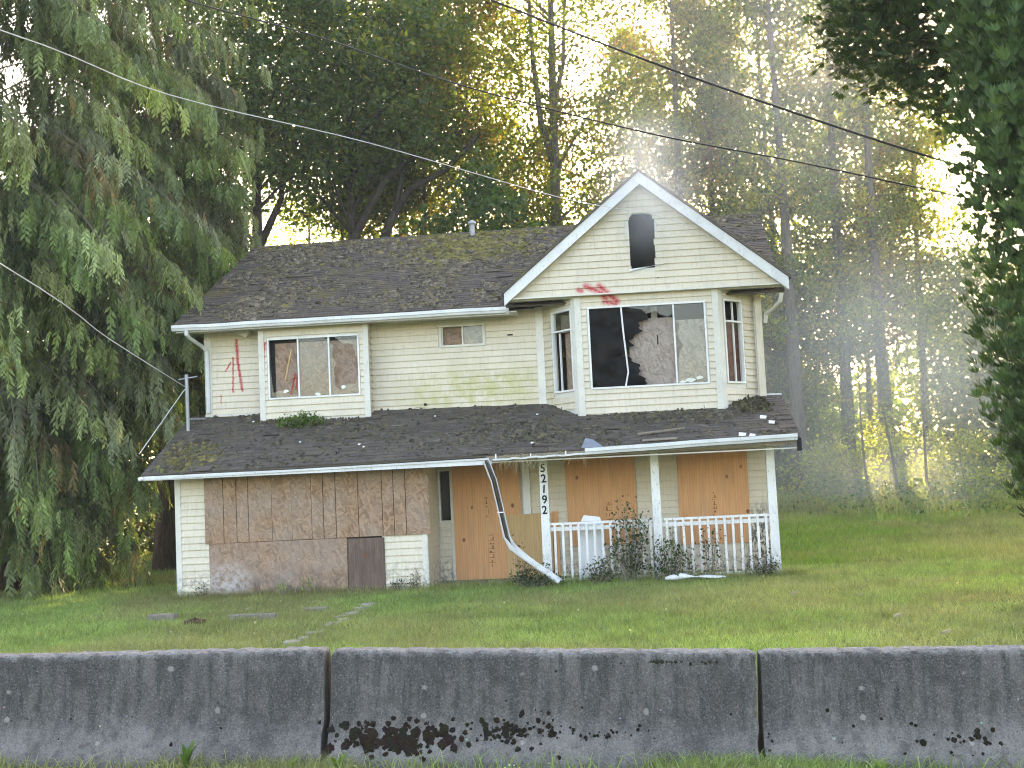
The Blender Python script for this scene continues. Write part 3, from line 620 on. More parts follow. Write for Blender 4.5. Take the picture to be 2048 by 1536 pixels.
# moss and needle litter on the roofs
def blobs(spots, name, mat, parent, group=None):
    V = []; F = []; T = []
    for (P, n, a, b, r, h, c) in spots:
        b0 = len(V); k = 6
        for ring, (rr, hh) in enumerate(((1,0),(.8,.6),(.35,1))):
            for q in range(k):
                t = 2*math.pi*(q+.5*ring)/k; w = rr*r*random.uniform(.65,1.25)
                V.append(P + a*(math.cos(t)*w) + b*(math.sin(t)*w) + n*(h*hh*random.uniform(.6,1.2) - .004)); T.append(c)
        for ring in range(2):
            for q in range(k): F.append((b0+ring*k+q, b0+ring*k+(q+1)%k, b0+(ring+1)*k+(q+1)%k, b0+(ring+1)*k+q))
        F.append(tuple(b0+2*k+q for q in range(k)))
    o = link(name, mesh(name, V, F, mat, np.array(T)), parent); tag(o, kind='stuff'); return o
def roof_moss(roof, parent, n, dens, cols, seed, W_, rmax=.085, hmax=.055):
    rr = random.Random(seed); sp = []
    while len(sp) < n:
        u, v = rr.uniform(.01,.99), rr.uniform(.01,.985); P = roof.p(u, v)
        if roof is MR and under_gable(u, v): continue
        d = dens(P.x, v)
        if rr.random() > d: continue
        a, b, nn = roof.fr(u, v); r = rr.uniform(.018, rmax)*(.6+.7*d)
        c = rr.choice(cols(P.x, v)); k = rr.uniform(.6,1.25)
        sp.append((P+nn*.012, nn, a, b*1.2, r, rr.uniform(.008,hmax), tuple(q*k for q in c)))
    blobs(sp, 'roof_moss', M['moss'], parent)
BR = [(.17,.14,.095),(.14,.12,.09),(.21,.175,.125),(.10,.085,.065)]; OL = [(.20,.175,.05),(.17,.155,.05),(.22,.18,.07),(.12,.10,.05)]
def dm(x, v):
    a = float(fbm(x*.9, v*6, 11)); o = max(0, 1-((x-4.6)/2.3)**2-((v-.78)/.42)**2)
    return min(1, max(.04, (a-.38)*2.2) + o*.8 + (.35 if v > .93 else 0))
def cm(x, v):
    o = max(0, 1-((x-4.8)/2.0)**2-((v-.80)/.30)**2) + (.5 if v > .94 else 0); return OL if random.random() < o + .08 else BR
roof_moss(MR, mr, 4600, dm, cm, 5, 11.5)
def ds(x, v):
    a = float(fbm(x*1.1, v*4, 21)); e = max(0, 1-((x-.1)/.9)**2-((v-.25)/.35)**2) + max(0, 1-((x-8.9)/1.5)**2-((v-.72)/.33)**2)*1.3 + (max(0, 1-((x-1.5)/.9)**2) if v > .82 else 0)
    return min(1, max(.10, (a-.44)*2.0) + e)
def cs(x, v): return OL if (x < .9 and v < .5 and random.random() < .5) else [(.08,.07,.055),(.13,.11,.08),(.10,.088,.07),(.14,.12,.07)]
roof_moss(SK, sk, 3400, ds, cs, 6, 11, .07, .045)
def dmound(x, v): return max(0, 1-((x-8.9)/1.0)**2-((v-.80)/.16)**2) + .5*max(0, 1-((x-1.7)/.75)**2-((v-.86)/.10)**2) + .6*max(0, 1-((x-10.1)/.4)**2-((v-.72)/.2)**2)
roof_moss(SK, sk, 800, dmound, lambda x, v: [(.06,.05,.035),(.09,.08,.04),(.11,.10,.05),(.05,.04,.03)], 8, 11, .085, .085)
def litter(roof, parent, n, mat, name, seed, dens, L=(.05,.22), r=.0035):
    rr = random.Random(seed); mb = MB(); k = 0
    while k < n:
        u, v = rr.uniform(.01,.99), rr.uniform(.01,.99); P = roof.p(u, v)
        if (roof is MR and under_gable(u, v)) or rr.random() > dens(P.x, v): continue
        a, b, nn = roof.fr(u, v); t = rr.uniform(0,3.14); d = a*math.cos(t)+b*math.sin(t); q = d.cross(nn); l = rr.uniform(*L); P = P + nn*.03; w = q*rr.uniform(-.3,.3)*l
        mb.tube([P-d*l/2, P+w*.5+nn*rr.uniform(-.005,.015), P+d*l/2], r*rr.uniform(.6,1.4), 3, False); k += 1
    tag(mb.build(name, mat, parent), kind='stuff')
litter(MR, mr, 500, M['straw'], 'fallen_twigs', 3, lambda x, v: .15+dm(x, v)); litter(SK, sk, 260, M['wood'], 'fallen_twigs', 4, lambda x, v: .1+ds(x, v))
# --- eaves: soffit, fascia, gutters
bx('upper_soffit', M['trim'], house, -.30, 6.0, 1.20, 1.73, 4.84, 4.86)
bx('upper_fascia', M['gutter'], house, -.34, 5.86, 1.165, 1.195, 4.80, 4.935)
KP = [(0,.0),(-.085,.0),(-.10,.035),(-.115,.05),(-.115,.105),(-.108,.105),(-.106,.055),(-.092,.04),(-.08,.006),(-.006,.006)]
def gutter(name, P, x0, x1, seg, amp, parent=house, seed=2, prof=KP):
    rr = random.Random(seed); pts = []; n = int((x1-x0)/seg)+1; ys_ = [rr.uniform(-amp,amp) for _ in range(n+1)]
    for k in range(n+1):
        x = x0+(x1-x0)*k/n; y, z = P(x); pts.append((x, y+ys_[k]*.6, z+ys_[k]))
    mb = MB().sweep(pts, prof, lambda i: ((0,1,0),(0,0,1)), True)
    m_ = len(prof); mb.F.append(tuple(range(m_))); mb.F.append(tuple(len(mb.V)-m_+k for k in range(m_))[::-1])
    return mb.build(name, M['gutter'], parent)
gutter('upper_gutter', lambda x: (1.163, 4.825), -.39, 5.82, .35, .006)
bx('lower_fascia', M['gutter'], house, -.36, 5.6, -.555, -.53, 2.075, 2.15)
MB().hexa([(-.36,-.58,2.085),(5.55,-.58,2.155),(5.55,-.53,2.155),(-.36,-.53,2.085),(-.36,-.585,2.125),(5.55,-.585,2.185),(5.55,-.53,2.185),(-.36,-.53,2.125)]).build('drip_edge', M['gutter'], house)
MB().hexa([(5.5,-.57,2.14),(10.62,-.57,2.19),(10.62,-.535,2.19),(5.5,-.535,2.14),(5.5,-.57,2.21),(10.62,-.57,2.27),(10.62,-.535,2.27),(5.5,-.535,2.21)]).build('lower_fascia', M['wood'], house)
gutter('lower_gutter', lambda x: (-.575, 2.165+.075*(x-7.2)/3.4), 7.15, 10.60, .3, .004, seed=4)
gutter('broken_gutter_lip', lambda x: (-.60, 2.135+.03*(x-5.6)/1.6), 5.62, 7.15, .12, .010, seed=9, prof=[(0,0),(-.05,0),(-.055,.03),(-.045,.03),(-.04,.008),(0,.008)])
for x, h in ((5.66,.075),(6.24,.055),(6.82,.07)): bx('gutter_bracket', M['white'], house, x, x+.022, -.62, -.60, 2.14+.01*(x-5.6), 2.14+h+.03)
bx('lower_soffit', M['trim'], house, -.30, 10.6, -.53, -.41, 2.10, 2.12)
bx('eave_end_scrap', M['soot'], house, 10.60, 10.67, -.60, -.54, 2.06, 2.27)
MB().tube([(-.43,-.60,2.10),(-.36,-.57,2.12)], .035, 10).build('pipe_stub', M['pvc'], house)
MB().tube([(-.12,1.09,4.83),(-.12,1.10,4.76),(-.10,1.22,4.70),(.0,1.60,4.58),(.055,1.69,4.50),(.06,1.70,4.3),(.06,1.70,3.32)], [.04,.04,.038,.038,.04,.042,.042], 8).build('downspout', M['gutter'], house)
MB().tube([(10.72,.95,4.86),(10.70,1.02,4.74),(10.62,1.3,4.66),(10.52,1.62,4.6),(10.50,1.68,4.45)], .036, 8).build('downspout', M['trim'], house)
for k in range(1): MB().prism([(.63,4.80),(.74,4.86),(.95,4.86),(.86,4.70)], 1.55, 1.65, f).build('floodlight', M['trim'], house)
# roof vent pipe near the ridge
vp = MB().tube([(4.71,6.35,7.25),(4.71,6.35,7.58)], .058, 14).build('roof_vent', M['metal'], house); MB().tube([(4.71,6.35,7.58),(4.71,6.35,7.60),(4.71,6.35,7.65),(4.71,6.35,7.68)], [.085,.10,.085,.03], 14).build('vent_cap', M['metal'], vp)
# flashing and torn bits on the lower roof
def chip(name, roof, u, v, poly, mat, parent, lift=.05, tilt=.1, thick=.006):
    P = roof.p(u, v); a, b, n = roof.fr(u, v); b = (b + n*tilt).normalized(); n2 = a.cross(b)
    return MB().prism(poly, lift, lift+thick, lambda x, y, d: P + a*x + b*y + n2*d).build(name, mat, parent)
chip('lifted_flashing', SK, .692, .01, [(-.17,0),(.20,0),(.02,.16),(-.10,.20)], M['flash'], sk, .03, .7)
chip('loose_batten', SK, .80, .17, [(-.42,-.02),(.36,.14),(.37,.17),(-.42,.03)], M['wood'], sk, .05, .05, .025); chip('loose_batten', SK, .795, .045, [(-.3,0),(.28,.01),(.28,.09),(-.3,.07)], M['wood'], sk, .04, .05, .012)
chip('loose_batten', SK, .84, .74, [(-.6,-.1),(.1,.18),(.1,.21),(-.6,-.06)], M['wood'], sk, .06, .05, .02)
for u, v, s in ((.955,.42,1.2),(.965,.30,1.1),(.915,.075,1.3),(.93,.05,1),(.325,.30,.5),(.335,.25,.4),(.225,.40,.35),(.04,.18,.45),(.60,.15,.5),(.60,.72,.4),(.12,.83,.4),(.43,.78,.35)):
    chip('paint_chip', SK, u, v, [(random.uniform(-.06,-.03)*s,-.03*s),(.05*s,-.05*s),(.07*s,.03*s),(-.02*s,.06*s)], M['pvc'], sk, .035, .2)
bx('flashing_strip', M['gutter'], house, -.02, 1.17, 1.735, 1.75, 3.26, 3.29); bx('flashing_strip', M['gutter'], house, 10.28, 10.72, 1.70, 1.79, 3.12, 3.15)
# dry straw hanging from the broken eave
mb = MB(); rr = random.Random(12)
for k in range(70):
    x = rr.choice((rr.uniform(5.65,6.4), rr.uniform(5.6,7.2))); l = rr.uniform(.05,.28); y = -.60+rr.uniform(-.03,.03); z = 2.15+rr.uniform(0,.04); s = rr.uniform(-.12,.12)
    mb.tube([(x,y,z+.03),(x+s*.3,y-.03,z-l*.3),(x+s,y-.02,z-l)], .0028, 3, False)
for k in range(60):
    x = rr.uniform(5.7,7.4); z = 2.18; l = rr.uniform(.05,.2); t = rr.uniform(-1,1); mb.tube([(x,-.6,z),(x+l*t,-.62+rr.uniform(-.03,.03),z+rr.uniform(-.03,.07))], .003, 3, False)
tag(mb.build('hanging_straw', M['straw'], house), kind='stuff')
# service mast with brace
ms = MB().tube([(-.15,1.15,2.85),(-.16,1.15,4.02)], .035, 10).build('service_mast', M['metal'], house)
MB().tube([(-.15,1.15,3.19),(.03,1.74,3.22)], .022, 8).build('mast_brace', M['metal'], ms); MB().tube([(-.30,1.10,3.93),(.03,1.2,3.98)], .012, 6).build('mast_arm', M['metal'], ms); MB().tube([(-.16,1.11,3.75),(-.18,1.05,3.72),(-.56,-.2,2.55)], .008, 6).build('guy_wire', M['wirepale'], ms)

# ------------------------------------------------------------------ concrete barriers
def barrier(x0, x1, zt0, zt1, label, seed, moss=()):
    L = math.hypot(x1-x0, zt1-zt0); H = .66
    root = empty('concrete_barrier', (x0, -13.62, zt0-H), label, 'barrier', 'concrete road barriers in a row'); root.rotation_euler = (0, math.atan2(zt0-zt1, x1-x0), 0)
    prof = [(.30,0),(.30,.07),(.16,.24),(.095,.62),(.085,.648),(.06,.66),(0,.662),(-.05,.66),(-.075,.65),(-.085,.625),(-.10,.5),(-.122,.30),(-.138,.235),(-.175,.16),(-.225,.075),(-.238,.05),(-.24,0)]
    rr = random.Random(seed); n = 84; V = []; F = []; m_ = len(prof)
    for k in range(n+1):
        x = L*k/n; e = 0
        if k in (0, n): e = .02
        for q, (y, z) in enumerate(prof):
            j = .004; top = z > .6
            dz = -abs(rr.gauss(0,.005)) if top else 0; dy = rr.gauss(0,.003)
            if top and rr.random() < .05: dz -= .012
            s = 1-e*2.0 if k in (0,n) else 1
            V.append((x + (rr.gauss(0,.004) if k in (0,n) else 0), y*s+dy, z + dz*(z > 0) - (e*.6 if top else 0)))
    for k in range(n):
        for q in range(m_-1): F.append((k*m_+q, (k+1)*m_+q, (k+1)*m_+q+1, k*m_+q+1))
    F.append(tuple(range(m_))); F.append(tuple(n*m_+q for q in range(m_))[::-1])
    link('barrier_body', mesh('barrier_body', V, F, M['concrete']), root)
    def surf(u, z):                                     # front face point and normal
        for (y0,z0),(y1,z1) in zip(prof, prof[1:]):
            if y0 <= -.08 or y1 <= -.08:
                if min(z0,z1) <= z <= max(z0,z1) and y1 <= y0:
                    t = (z-z0)/(z1-z0); d = Vector((0,y1-y0,z1-z0)); nn = Vector((0,-(z0-z1),-(y1-y0)*-1)); nn = Vector((0, -(abs(z1-z0)), abs(y1-y0))).normalized()
                    return Vector((u, y0+(y1-y0)*t, z)), nn, d.normalized()
    sp = []
    for (u0, z0, su, sz, cnt, rm, col) in moss:
        for _ in range(cnt):
            z = min(max(rr.gauss(z0, sz), .055), .60); s_ = surf(min(max(rr.gauss(u0, su), .02), L-.02), z)
            if s_: sp.append((s_[0], s_[1], Vector((1,0,0)), s_[2], rm*rr.uniform(.35,1.3), rr.uniform(.006,.016), tuple(q*rr.uniform(.7,1.3) for q in col)))
    if sp: blobs(sp, 'moss_patch', M['moss'], root)
    return root
DK = (.018,.015,.012); WT = (.34,.32,.29)
barrier(3.34, 5.825, .893, .862, 'leftmost grey concrete road barrier, cut off by the photo edge', 1, [(1.6,.2,.7,.1,14,.012,DK),(1.2,.2,.8,.12,10,.008,WT)])
barrier(5.855, 8.335, .853, .757, 'middle concrete barrier with black moss patches along its foot', 2, [(.22,.22,.12,.03,26,.022,DK),(.42,.15,.18,.035,120,.03,(.02,.014,.01)),(.75,.21,.22,.03,55,.022,DK),(1.05,.2,.15,.045,60,.02,DK),(1.3,.22,.2,.03,28,.013,DK),(1.65,.21,.15,.012,16,.012,DK),(2.0,.62,.12,.02,24,.012,(.03,.028,.022)),(1.4,.3,.6,.12,16,.009,DK),(1.3,.2,.7,.1,8,.008,WT)])
barrier(8.372, 10.86, .757, .70, 'rightmost concrete barrier, past the open joint with green showing through', 3, [(.9,.2,.6,.09,26,.011,DK),(1.15,.16,.1,.03,16,.02,DK),(.9,.2,.6,.1,10,.008,WT)])

# ------------------------------------------------------------------ foliage builders
def leaf_arrays(C, size, tint, droop=.4, aspect=.62, upbias=0.6):
    n = len(C); size = np.broadcast_to(np.asarray(size, float), (n,))[:, None]
    nrm = rng.normal(size=(n,3)); nrm[:,2] += upbias; nrm /= np.linalg.norm(nrm, axis=1, keepdims=True)
    d = rng.normal(size=(n,3)); d[:,2] -= droop; d -= nrm*(d*nrm).sum(1, keepdims=True); d /= np.linalg.norm(d, axis=1, keepdims=True)+1e-9
    s = np.cross(nrm, d)
    base = C - d*size*.5; tip = C + d*size*.5; l = C + s*size*aspect*.5 + nrm*size*.10; r = C - s*size*aspect*.5 + nrm*size*.10
    V = np.stack([base, r, tip, l], 1).reshape(-1,3); q = np.arange(n)[:,None]*4
    F = np.concatenate([q+np.array([[0,1,2]]), q+np.array([[0,2,3]])], 0)
    return V, F, np.repeat(tint, 4, 0)
def pick(cols, n, k=None):
    cols = np.array(cols); idx = rng.integers(0, len(cols), n) if k is None else k
    return cols[idx]*rng.uniform(.75,1.25,(n,1))
def clusters_to_leaves(cl, per, sig, size, cols, patch=2.0):
    cl = np.array(cl); n = len(cl)*per; idx = np.repeat(np.arange(len(cl)), per)
    off = rng.normal(size=(n,3))*np.array([sig, sig, sig*.62]); C = cl[idx]+off
    cols = np.array(cols); cc = cols[rng.integers(0, len(cols), len(cl))]; sel = rng.random(n) < .75
    t = np.where(sel[:,None], cc[idx], cols[rng.integers(0, len(cols), n)])*rng.uniform(.75,1.25,(n,1))
    return leaf_arrays(C, size*rng.uniform(.6,1.3,n), t)
def tree(name, label, x, y, H, r0, z0, cr, ncl, per, sig, leaf, cols, seed, lean=(0,0), group=None, cat='tree', bark='bark', limbs=None, fork=None, squash=1, shape='oval', zbase=None, nlimb=26, yoff=0):
    rr = random.Random(seed); zb = zgs(x, y)-.05 if zbase is None else zbase
    root = empty(name, (x, y, zb), label, cat, group)
    mb = MB(); N = 12; tp = []
    for k in range(N+1):
        t = k/N; tp.append(Vector((lean[0]*t + .12*math.sin(t*5+seed)*t, lean[1]*t + .1*math.sin(t*4+seed*2)*t, H*t)))
    mb.tube(tp, [r0*(1.25 if k == 0 else 1)*(1-.86*k/N) for k in range(N+1)], 9)
    for pl, ra in (limbs or []):
        pl = [Vector(q)-Vector((x,y,zb)) for q in pl]; mb.tube(pl, [ra*(1-.6*k/(len(pl)-1)) for k in range(len(pl))], 7)
    mb.build('trunk', M[bark], root, smooth=True)
    def tz(z):
        t = min(max(z/H, 0), 1)*N; i = min(int(t), N-1); return tp[i].lerp(tp[i+1], t-i)
    cl = []; lb = MB(); 
    for k in range(ncl):
        t = rr.random(); z = z0 + (H*1.02-z0)*t
        prof = {'oval': math.sin(math.pi*min(.999,(.12+.85*t)))**.7, 'col': (1-.5*t)*(.55+.45*math.sin(t*9+seed)**2), 'dome': math.sqrt(max(0,1-(2*t-1)**2)) if t > .5 else .75+.5*t}[shape]
        a = rr.uniform(0, 2*math.pi); rad = cr*prof*math.sqrt(rr.uniform(.05,1)); c = tz(z)
        P = Vector((c.x + math.cos(a)*rad, c.y + math.sin(a)*rad*squash + yoff, z + rr.gauss(0,.2))); cl.append(P)
        if k < nlimb:
            s = tz(max(z0*.8, z-rad*.7)); m1 = s.lerp(P, .5) + Vector((0,0,.12*rad)); ra = max(.012, r0*.24*(1-.6*t))
            lb.tube([s, m1, P], [ra, ra*.6, ra*.2], 5, False)
    if nlimb: tag(lb.build('branches', M[bark], root, smooth=True), kind='stuff')
    V, F, T = clusters_to_leaves([tuple(q) for q in cl], per, sig, leaf, cols)
    tag(link('crown', mesh('crown', V, F, M['leaf'], T), root), kind='stuff')
    return root
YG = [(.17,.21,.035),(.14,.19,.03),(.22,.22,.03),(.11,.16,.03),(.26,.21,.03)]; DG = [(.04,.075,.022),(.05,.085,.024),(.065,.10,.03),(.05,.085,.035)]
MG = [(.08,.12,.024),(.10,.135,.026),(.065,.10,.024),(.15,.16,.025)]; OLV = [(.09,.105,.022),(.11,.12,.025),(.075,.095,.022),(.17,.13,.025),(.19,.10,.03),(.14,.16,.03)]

# maples behind the left half of the roof
tree('maple_tree', 'dark maple with thick black trunk just right of the cedar', -2.75, 15, 17.5, .30, 10.6, 4.2, 300, 85, .45, .18, DG, 11, group='trees behind the house', shape='dome', bark='bark_dark', limbs=[([(-2.75,15,7.5),(-3.2,15,9.5),(-3.6,14.8,12)],.12), ([(-2.72,15,9.0),(-2.0,15.2,10.6),(-1.8,15.2,12.6)],.14)])
tree('maple_tree', 'maple with crooked dark limbs above the middle of the roof ridge', -.3, 16, 17, .26, 11.6, 4.2, 240, 80, .45, .18, MG+DG, 12, lean=(.4,0), group='trees behind the house', shape='dome',
     bark='bark_dark', limbs=[([(-.2,16,8.0),(.1,16,9.6),(1.15,15.8,11.2),(2.6,15.6,12.1),(3.6,15.5,12.4)],.17), ([(.6,16,8.4),(1.2,16,9.9),(1.8,15.9,10.8),(3.0,15.7,11.3),(4.2,15.6,12.4)],.16), ([(1.3,16,10.1),(1.6,16,11.2),(1.7,16,12.6)],.09)])
for k, (x, y, h, r, c) in enumerate(((-.9,19,17,.12,DG),(.9,20,18,.11,MG),(1.9,18.5,17.5,.13,MG))):
    tree('slender_maple_tree', ['thin dark maple stem between the black trunk and the crooked limbs', 'thin stemmed maple behind the crooked limbs', 'slim olive maple left of the vent pipe'][k], x, y, h, r, 10.4+k*.4, 2.8, 150, 75, .45, .17, c+[(.16,.15,.03)], 20+k, group='trees behind the house', shape='oval')
tree('maple_tree', 'olive and rust leaved maple above the roof vent pipe', 3.4, 19, 18.5, .20, 8.5, 3.8, 330, 80, .45, .16, OLV+MG, 31, group='trees behind the house', shape='oval')
tree('cottonwood_tree', 'tall cottonwood with straight mottled trunk left of the gable peak', 6.2, 17, 21, .30, 8.6, 3.4, 380, 80, .42, .14, OLV+MG, 41, lean=(.15,0), group='trees behind the house', shape='oval', limbs=[([(6.25,17,11.6),(5.9,17,13),(5.75,17,15),(5.7,17,18)],.13), ([(6.28,17,13.2),(6.7,17,14.8),(6.9,17,18)],.10)])
tree('small_maple', 'low bright green maple sapling behind the ridge beside the vent pipe', 4.3, 13.2, 10.0, .09, 6.3, 1.9, 80, 42, .33, .22, [(.045,.085,.03),(.06,.10,.035),(.035,.07,.028)], 51, group='trees behind the house', shape='dome')
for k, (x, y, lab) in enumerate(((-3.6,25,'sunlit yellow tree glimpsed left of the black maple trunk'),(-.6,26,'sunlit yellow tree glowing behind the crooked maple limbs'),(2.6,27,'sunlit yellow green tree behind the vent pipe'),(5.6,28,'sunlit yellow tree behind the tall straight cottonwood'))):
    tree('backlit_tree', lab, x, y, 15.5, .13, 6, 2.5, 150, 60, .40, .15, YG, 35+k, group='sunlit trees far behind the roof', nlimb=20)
# cottonwoods on the right
CW = [(10.55,24,21,.19,6,2.2,'cottonwood whose trunk rises behind the right slope of the gable'),(11.9,27,21,.15,7,2.0,'slim cottonwood second to the right of the gable peak'),(12.85,30,20,.11,6,1.8,'thinnest cottonwood above the right end of the ridge'),
      (13.95,22,21,.20,5.5,2.3,'thick cottonwood nearest the right corner of the house'),(14.4,27.5,22,.15,6,2.0,'cottonwood half hidden by the thick trunk at the house corner'),(16.0,24,21,.19,5,2.3,'cottonwood in the middle of the smoky gap on the right'),(17.4,24,19,.21,5,2.3,'golden leaved cottonwood under the overhanging dark bough'),
      (19.8,28,18,.14,6.5,2.2,'cottonwood farthest right, beside the columnar cedar'),(9.2,30,20,.13,9,2.2,'distant cottonwood showing right above the gable peak'),(18.6,33,17,.12,8,2.6,'pale distant cottonwood behind the golden one')]
for k, (x, y, h, r, z0, cr, lab) in enumerate(CW):
    tree('cottonwood_tree', lab, x, y, h, r*1.4, z0, cr, 240, 84, .36, .175, YG+(MG if k % 2 else OLV), 60+k, lean=(random.uniform(-.3,.4),0), group='cottonwoods on the right', shape='oval', nlimb=36, yoff=cr*.45)
# bushy understorey on the right, and thin stems
US = [(14.3,24,6.2,1.8,'dark leafy thicket between the two cottonwood trunks'),(20.0,20.5,7.5,2.0,'tall dark bush beside the columnar cedar'),(22.4,22,7.0,2.2,'dark bush half hidden behind the columnar cedar'),(13.6,26,6.0,1.8,'bush seen just right of the house corner'),(20.6,25.5,9,2.2,'tall shadowy bush behind the thin stems'),(14.8,27,6.5,1.9,'leafy dark bush between the two thickest cottonwoods'),(12.6,23.5,5.0,1.7,'bush hidden partly behind the porch corner')]
for k, (x, y, h, cr, lab) in enumerate(US):
    tree('understorey_bush', lab, x, y, h, .07, .6, cr, 150, 75, .38, .13, DG+MG, 80+k, group='bushes under the cottonwoods', cat='bush', shape='dome', nlimb=14)
for k, (x, y, lx, lab) in enumerate(((16.2,17.5,-.5,'leaning thin stemmed sapling in front of the lit yellow leaves'),(16.9,17.0,.3,'thin sapling stem standing nearest the columnar cedar'),(15.6,19,-.2,'spindly sapling left of the lit yellow leaves'))):
    tree('sapling', lab, x, y, 6.2, .05, 2.2, 1.3, 34, 34, .3, .11, MG+YG, 90+k, lean=(lx,0), group='saplings at the wood edge', shape='oval', nlimb=12)
# lit yellow bushes at the foot of the wood
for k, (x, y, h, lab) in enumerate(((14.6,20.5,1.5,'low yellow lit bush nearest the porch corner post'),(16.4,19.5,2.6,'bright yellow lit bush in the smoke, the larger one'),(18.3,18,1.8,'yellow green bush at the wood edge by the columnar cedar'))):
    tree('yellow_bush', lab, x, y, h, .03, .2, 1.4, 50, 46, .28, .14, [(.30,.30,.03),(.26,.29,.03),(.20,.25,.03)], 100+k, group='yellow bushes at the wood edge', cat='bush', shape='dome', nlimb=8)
# undergrowth masses nobody could count
def mass(name, label, n, fx, size, cols, cat='undergrowth'):
    C = fx(n); V, F, T = leaf_arrays(C, size*rng.uniform(.6,1.4,len(C)), pick(cols, len(C)))
    return tag(link(name, mesh(name, V, F, M['leaf'], T)), label, cat, kind='stuff')
def brambles(n):
    x = rng.uniform(10.5, 24, n); y = 20.5 - (x-11)*.75 + rng.normal(0,2.0,n); h = .12 + 1.9*np.clip(fbm(x*.7,y*.7,31)-.36,0,1)
    return np.stack([x, y, zg(x,y) + h*rng.random(n)**.8], 1)
mass('brambles', 'low dark brambles along the edge of the lawn on the right', 16000, brambles, .12, [(.09,.15,.045),(.06,.11,.04),(.13,.18,.05),(.20,.19,.07)])
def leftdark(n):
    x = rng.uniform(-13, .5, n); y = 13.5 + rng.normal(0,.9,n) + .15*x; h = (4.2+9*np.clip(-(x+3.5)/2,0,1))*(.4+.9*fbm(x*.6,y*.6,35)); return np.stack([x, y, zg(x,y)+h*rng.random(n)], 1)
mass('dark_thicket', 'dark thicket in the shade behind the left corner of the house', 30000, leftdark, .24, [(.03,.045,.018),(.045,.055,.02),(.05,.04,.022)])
def farwood(n):
    x = rng.uniform(-45, 60, n); y = rng.uniform(36, 56, n); h = (5+15*fbm(x*.22, y*.1, 41))*np.where((x > 7) & (x < 34), .8, 1)*np.where(np.abs(x-20.5-.16*(y-46)) < 2.5, .5, 1); return np.stack([x, y, zg(x,y)+h*rng.random(n)**.75], 1)
def midwood(n):
    x = rng.uniform(9.5, 27, n); y = rng.uniform(27.5, 33, n); h = (2.5+7*fbm(x*.5, y*.3, 43))*np.where(np.abs(x-18.1) < 1.5, .3, 1); return np.stack([x, y, zg(x,y)+h*rng.random(n)], 1)
mass('dim_underwood', 'dim leafy underwood filling the gaps low between the cottonwood trunks', 26000, midwood, .21, DG+MG, 'undergrowth')
mass('far_wood', 'far wood seen as one hazy leafy mass behind the trunks', 72000, farwood, .38, MG+YG+DG, 'woodland')

# ------------------------------------------------------------------ cedars
def spray_proto(L, w, nl, seed, hang=True):
    rr = random.Random(seed); V = []; F = []
    def dia(p, d, s, l, ww):
        b = len(V); V.extend([p, p+d*l*.45+s*ww, p+d*l, p+d*l*.45-s*ww]); F.extend([(b,b+1,b+2),(b,b+2,b+3)])
    dn = Vector((0,0,-1)); side = Vector((1,0,0)); out = Vector((0,1,0))
    dia(Vector((0,0,0)), (dn+out*.12).normalized(), side, L, w*.05)
    for k in range(nl):
        t = .08+.85*k/nl; p = dn*L*t + out*(.12*L*t + .05*L*math.sin(t*3)); s = 1 if k % 2 else -1
        d = (dn*rr.uniform(.7,1.1) + side*s*rr.uniform(.35,.7) + out*rr.uniform(-.25,.3)).normalized()
        dia(p, d, d.cross(out).normalized(), L*(.30-.10*t)*rr.uniform(.7,1.2), w*.085)
    return np.array([tuple(v) for v in V]), np.array(F)
def place_sprays(P, Az, S, T, protos, tilt):
    Vs = []; Fs = []; Ts = []; b = 0; k_ = rng.integers(0, len(protos), len(P))
    for k, (pv, pf) in enumerate(protos):
        sel = np.where(k_ == k)[0]; n = len(sel)
        if not n: continue
        v = pv[None]*S[sel][:,None,None]
        ti = tilt[sel][:,None]; y = v[:,:,1]*np.cos(ti) - v[:,:,2]*np.sin(ti); z = v[:,:,1]*np.sin(ti) + v[:,:,2]*np.cos(ti)
        ca, sa = np.cos(Az[sel])[:,None], np.sin(Az[sel])[:,None]
        w = np.stack([v[:,:,0]*ca - y*sa, v[:,:,0]*sa + y*ca, z], -1) + P[sel][:,None]
        Vs.append(w.reshape(-1,3)); Fs.append((pf[None] + (np.arange(n)*len(pv))[:,None,None] + b).reshape(-1,3)); Ts.append(np.repeat(T[sel], len(pv), 0)); b += n*len(pv)
    return np.concatenate(Vs), np.concatenate(Fs), np.concatenate(Ts)
HANG = [spray_proto(1, .46, 11, k) for k in range(5)]
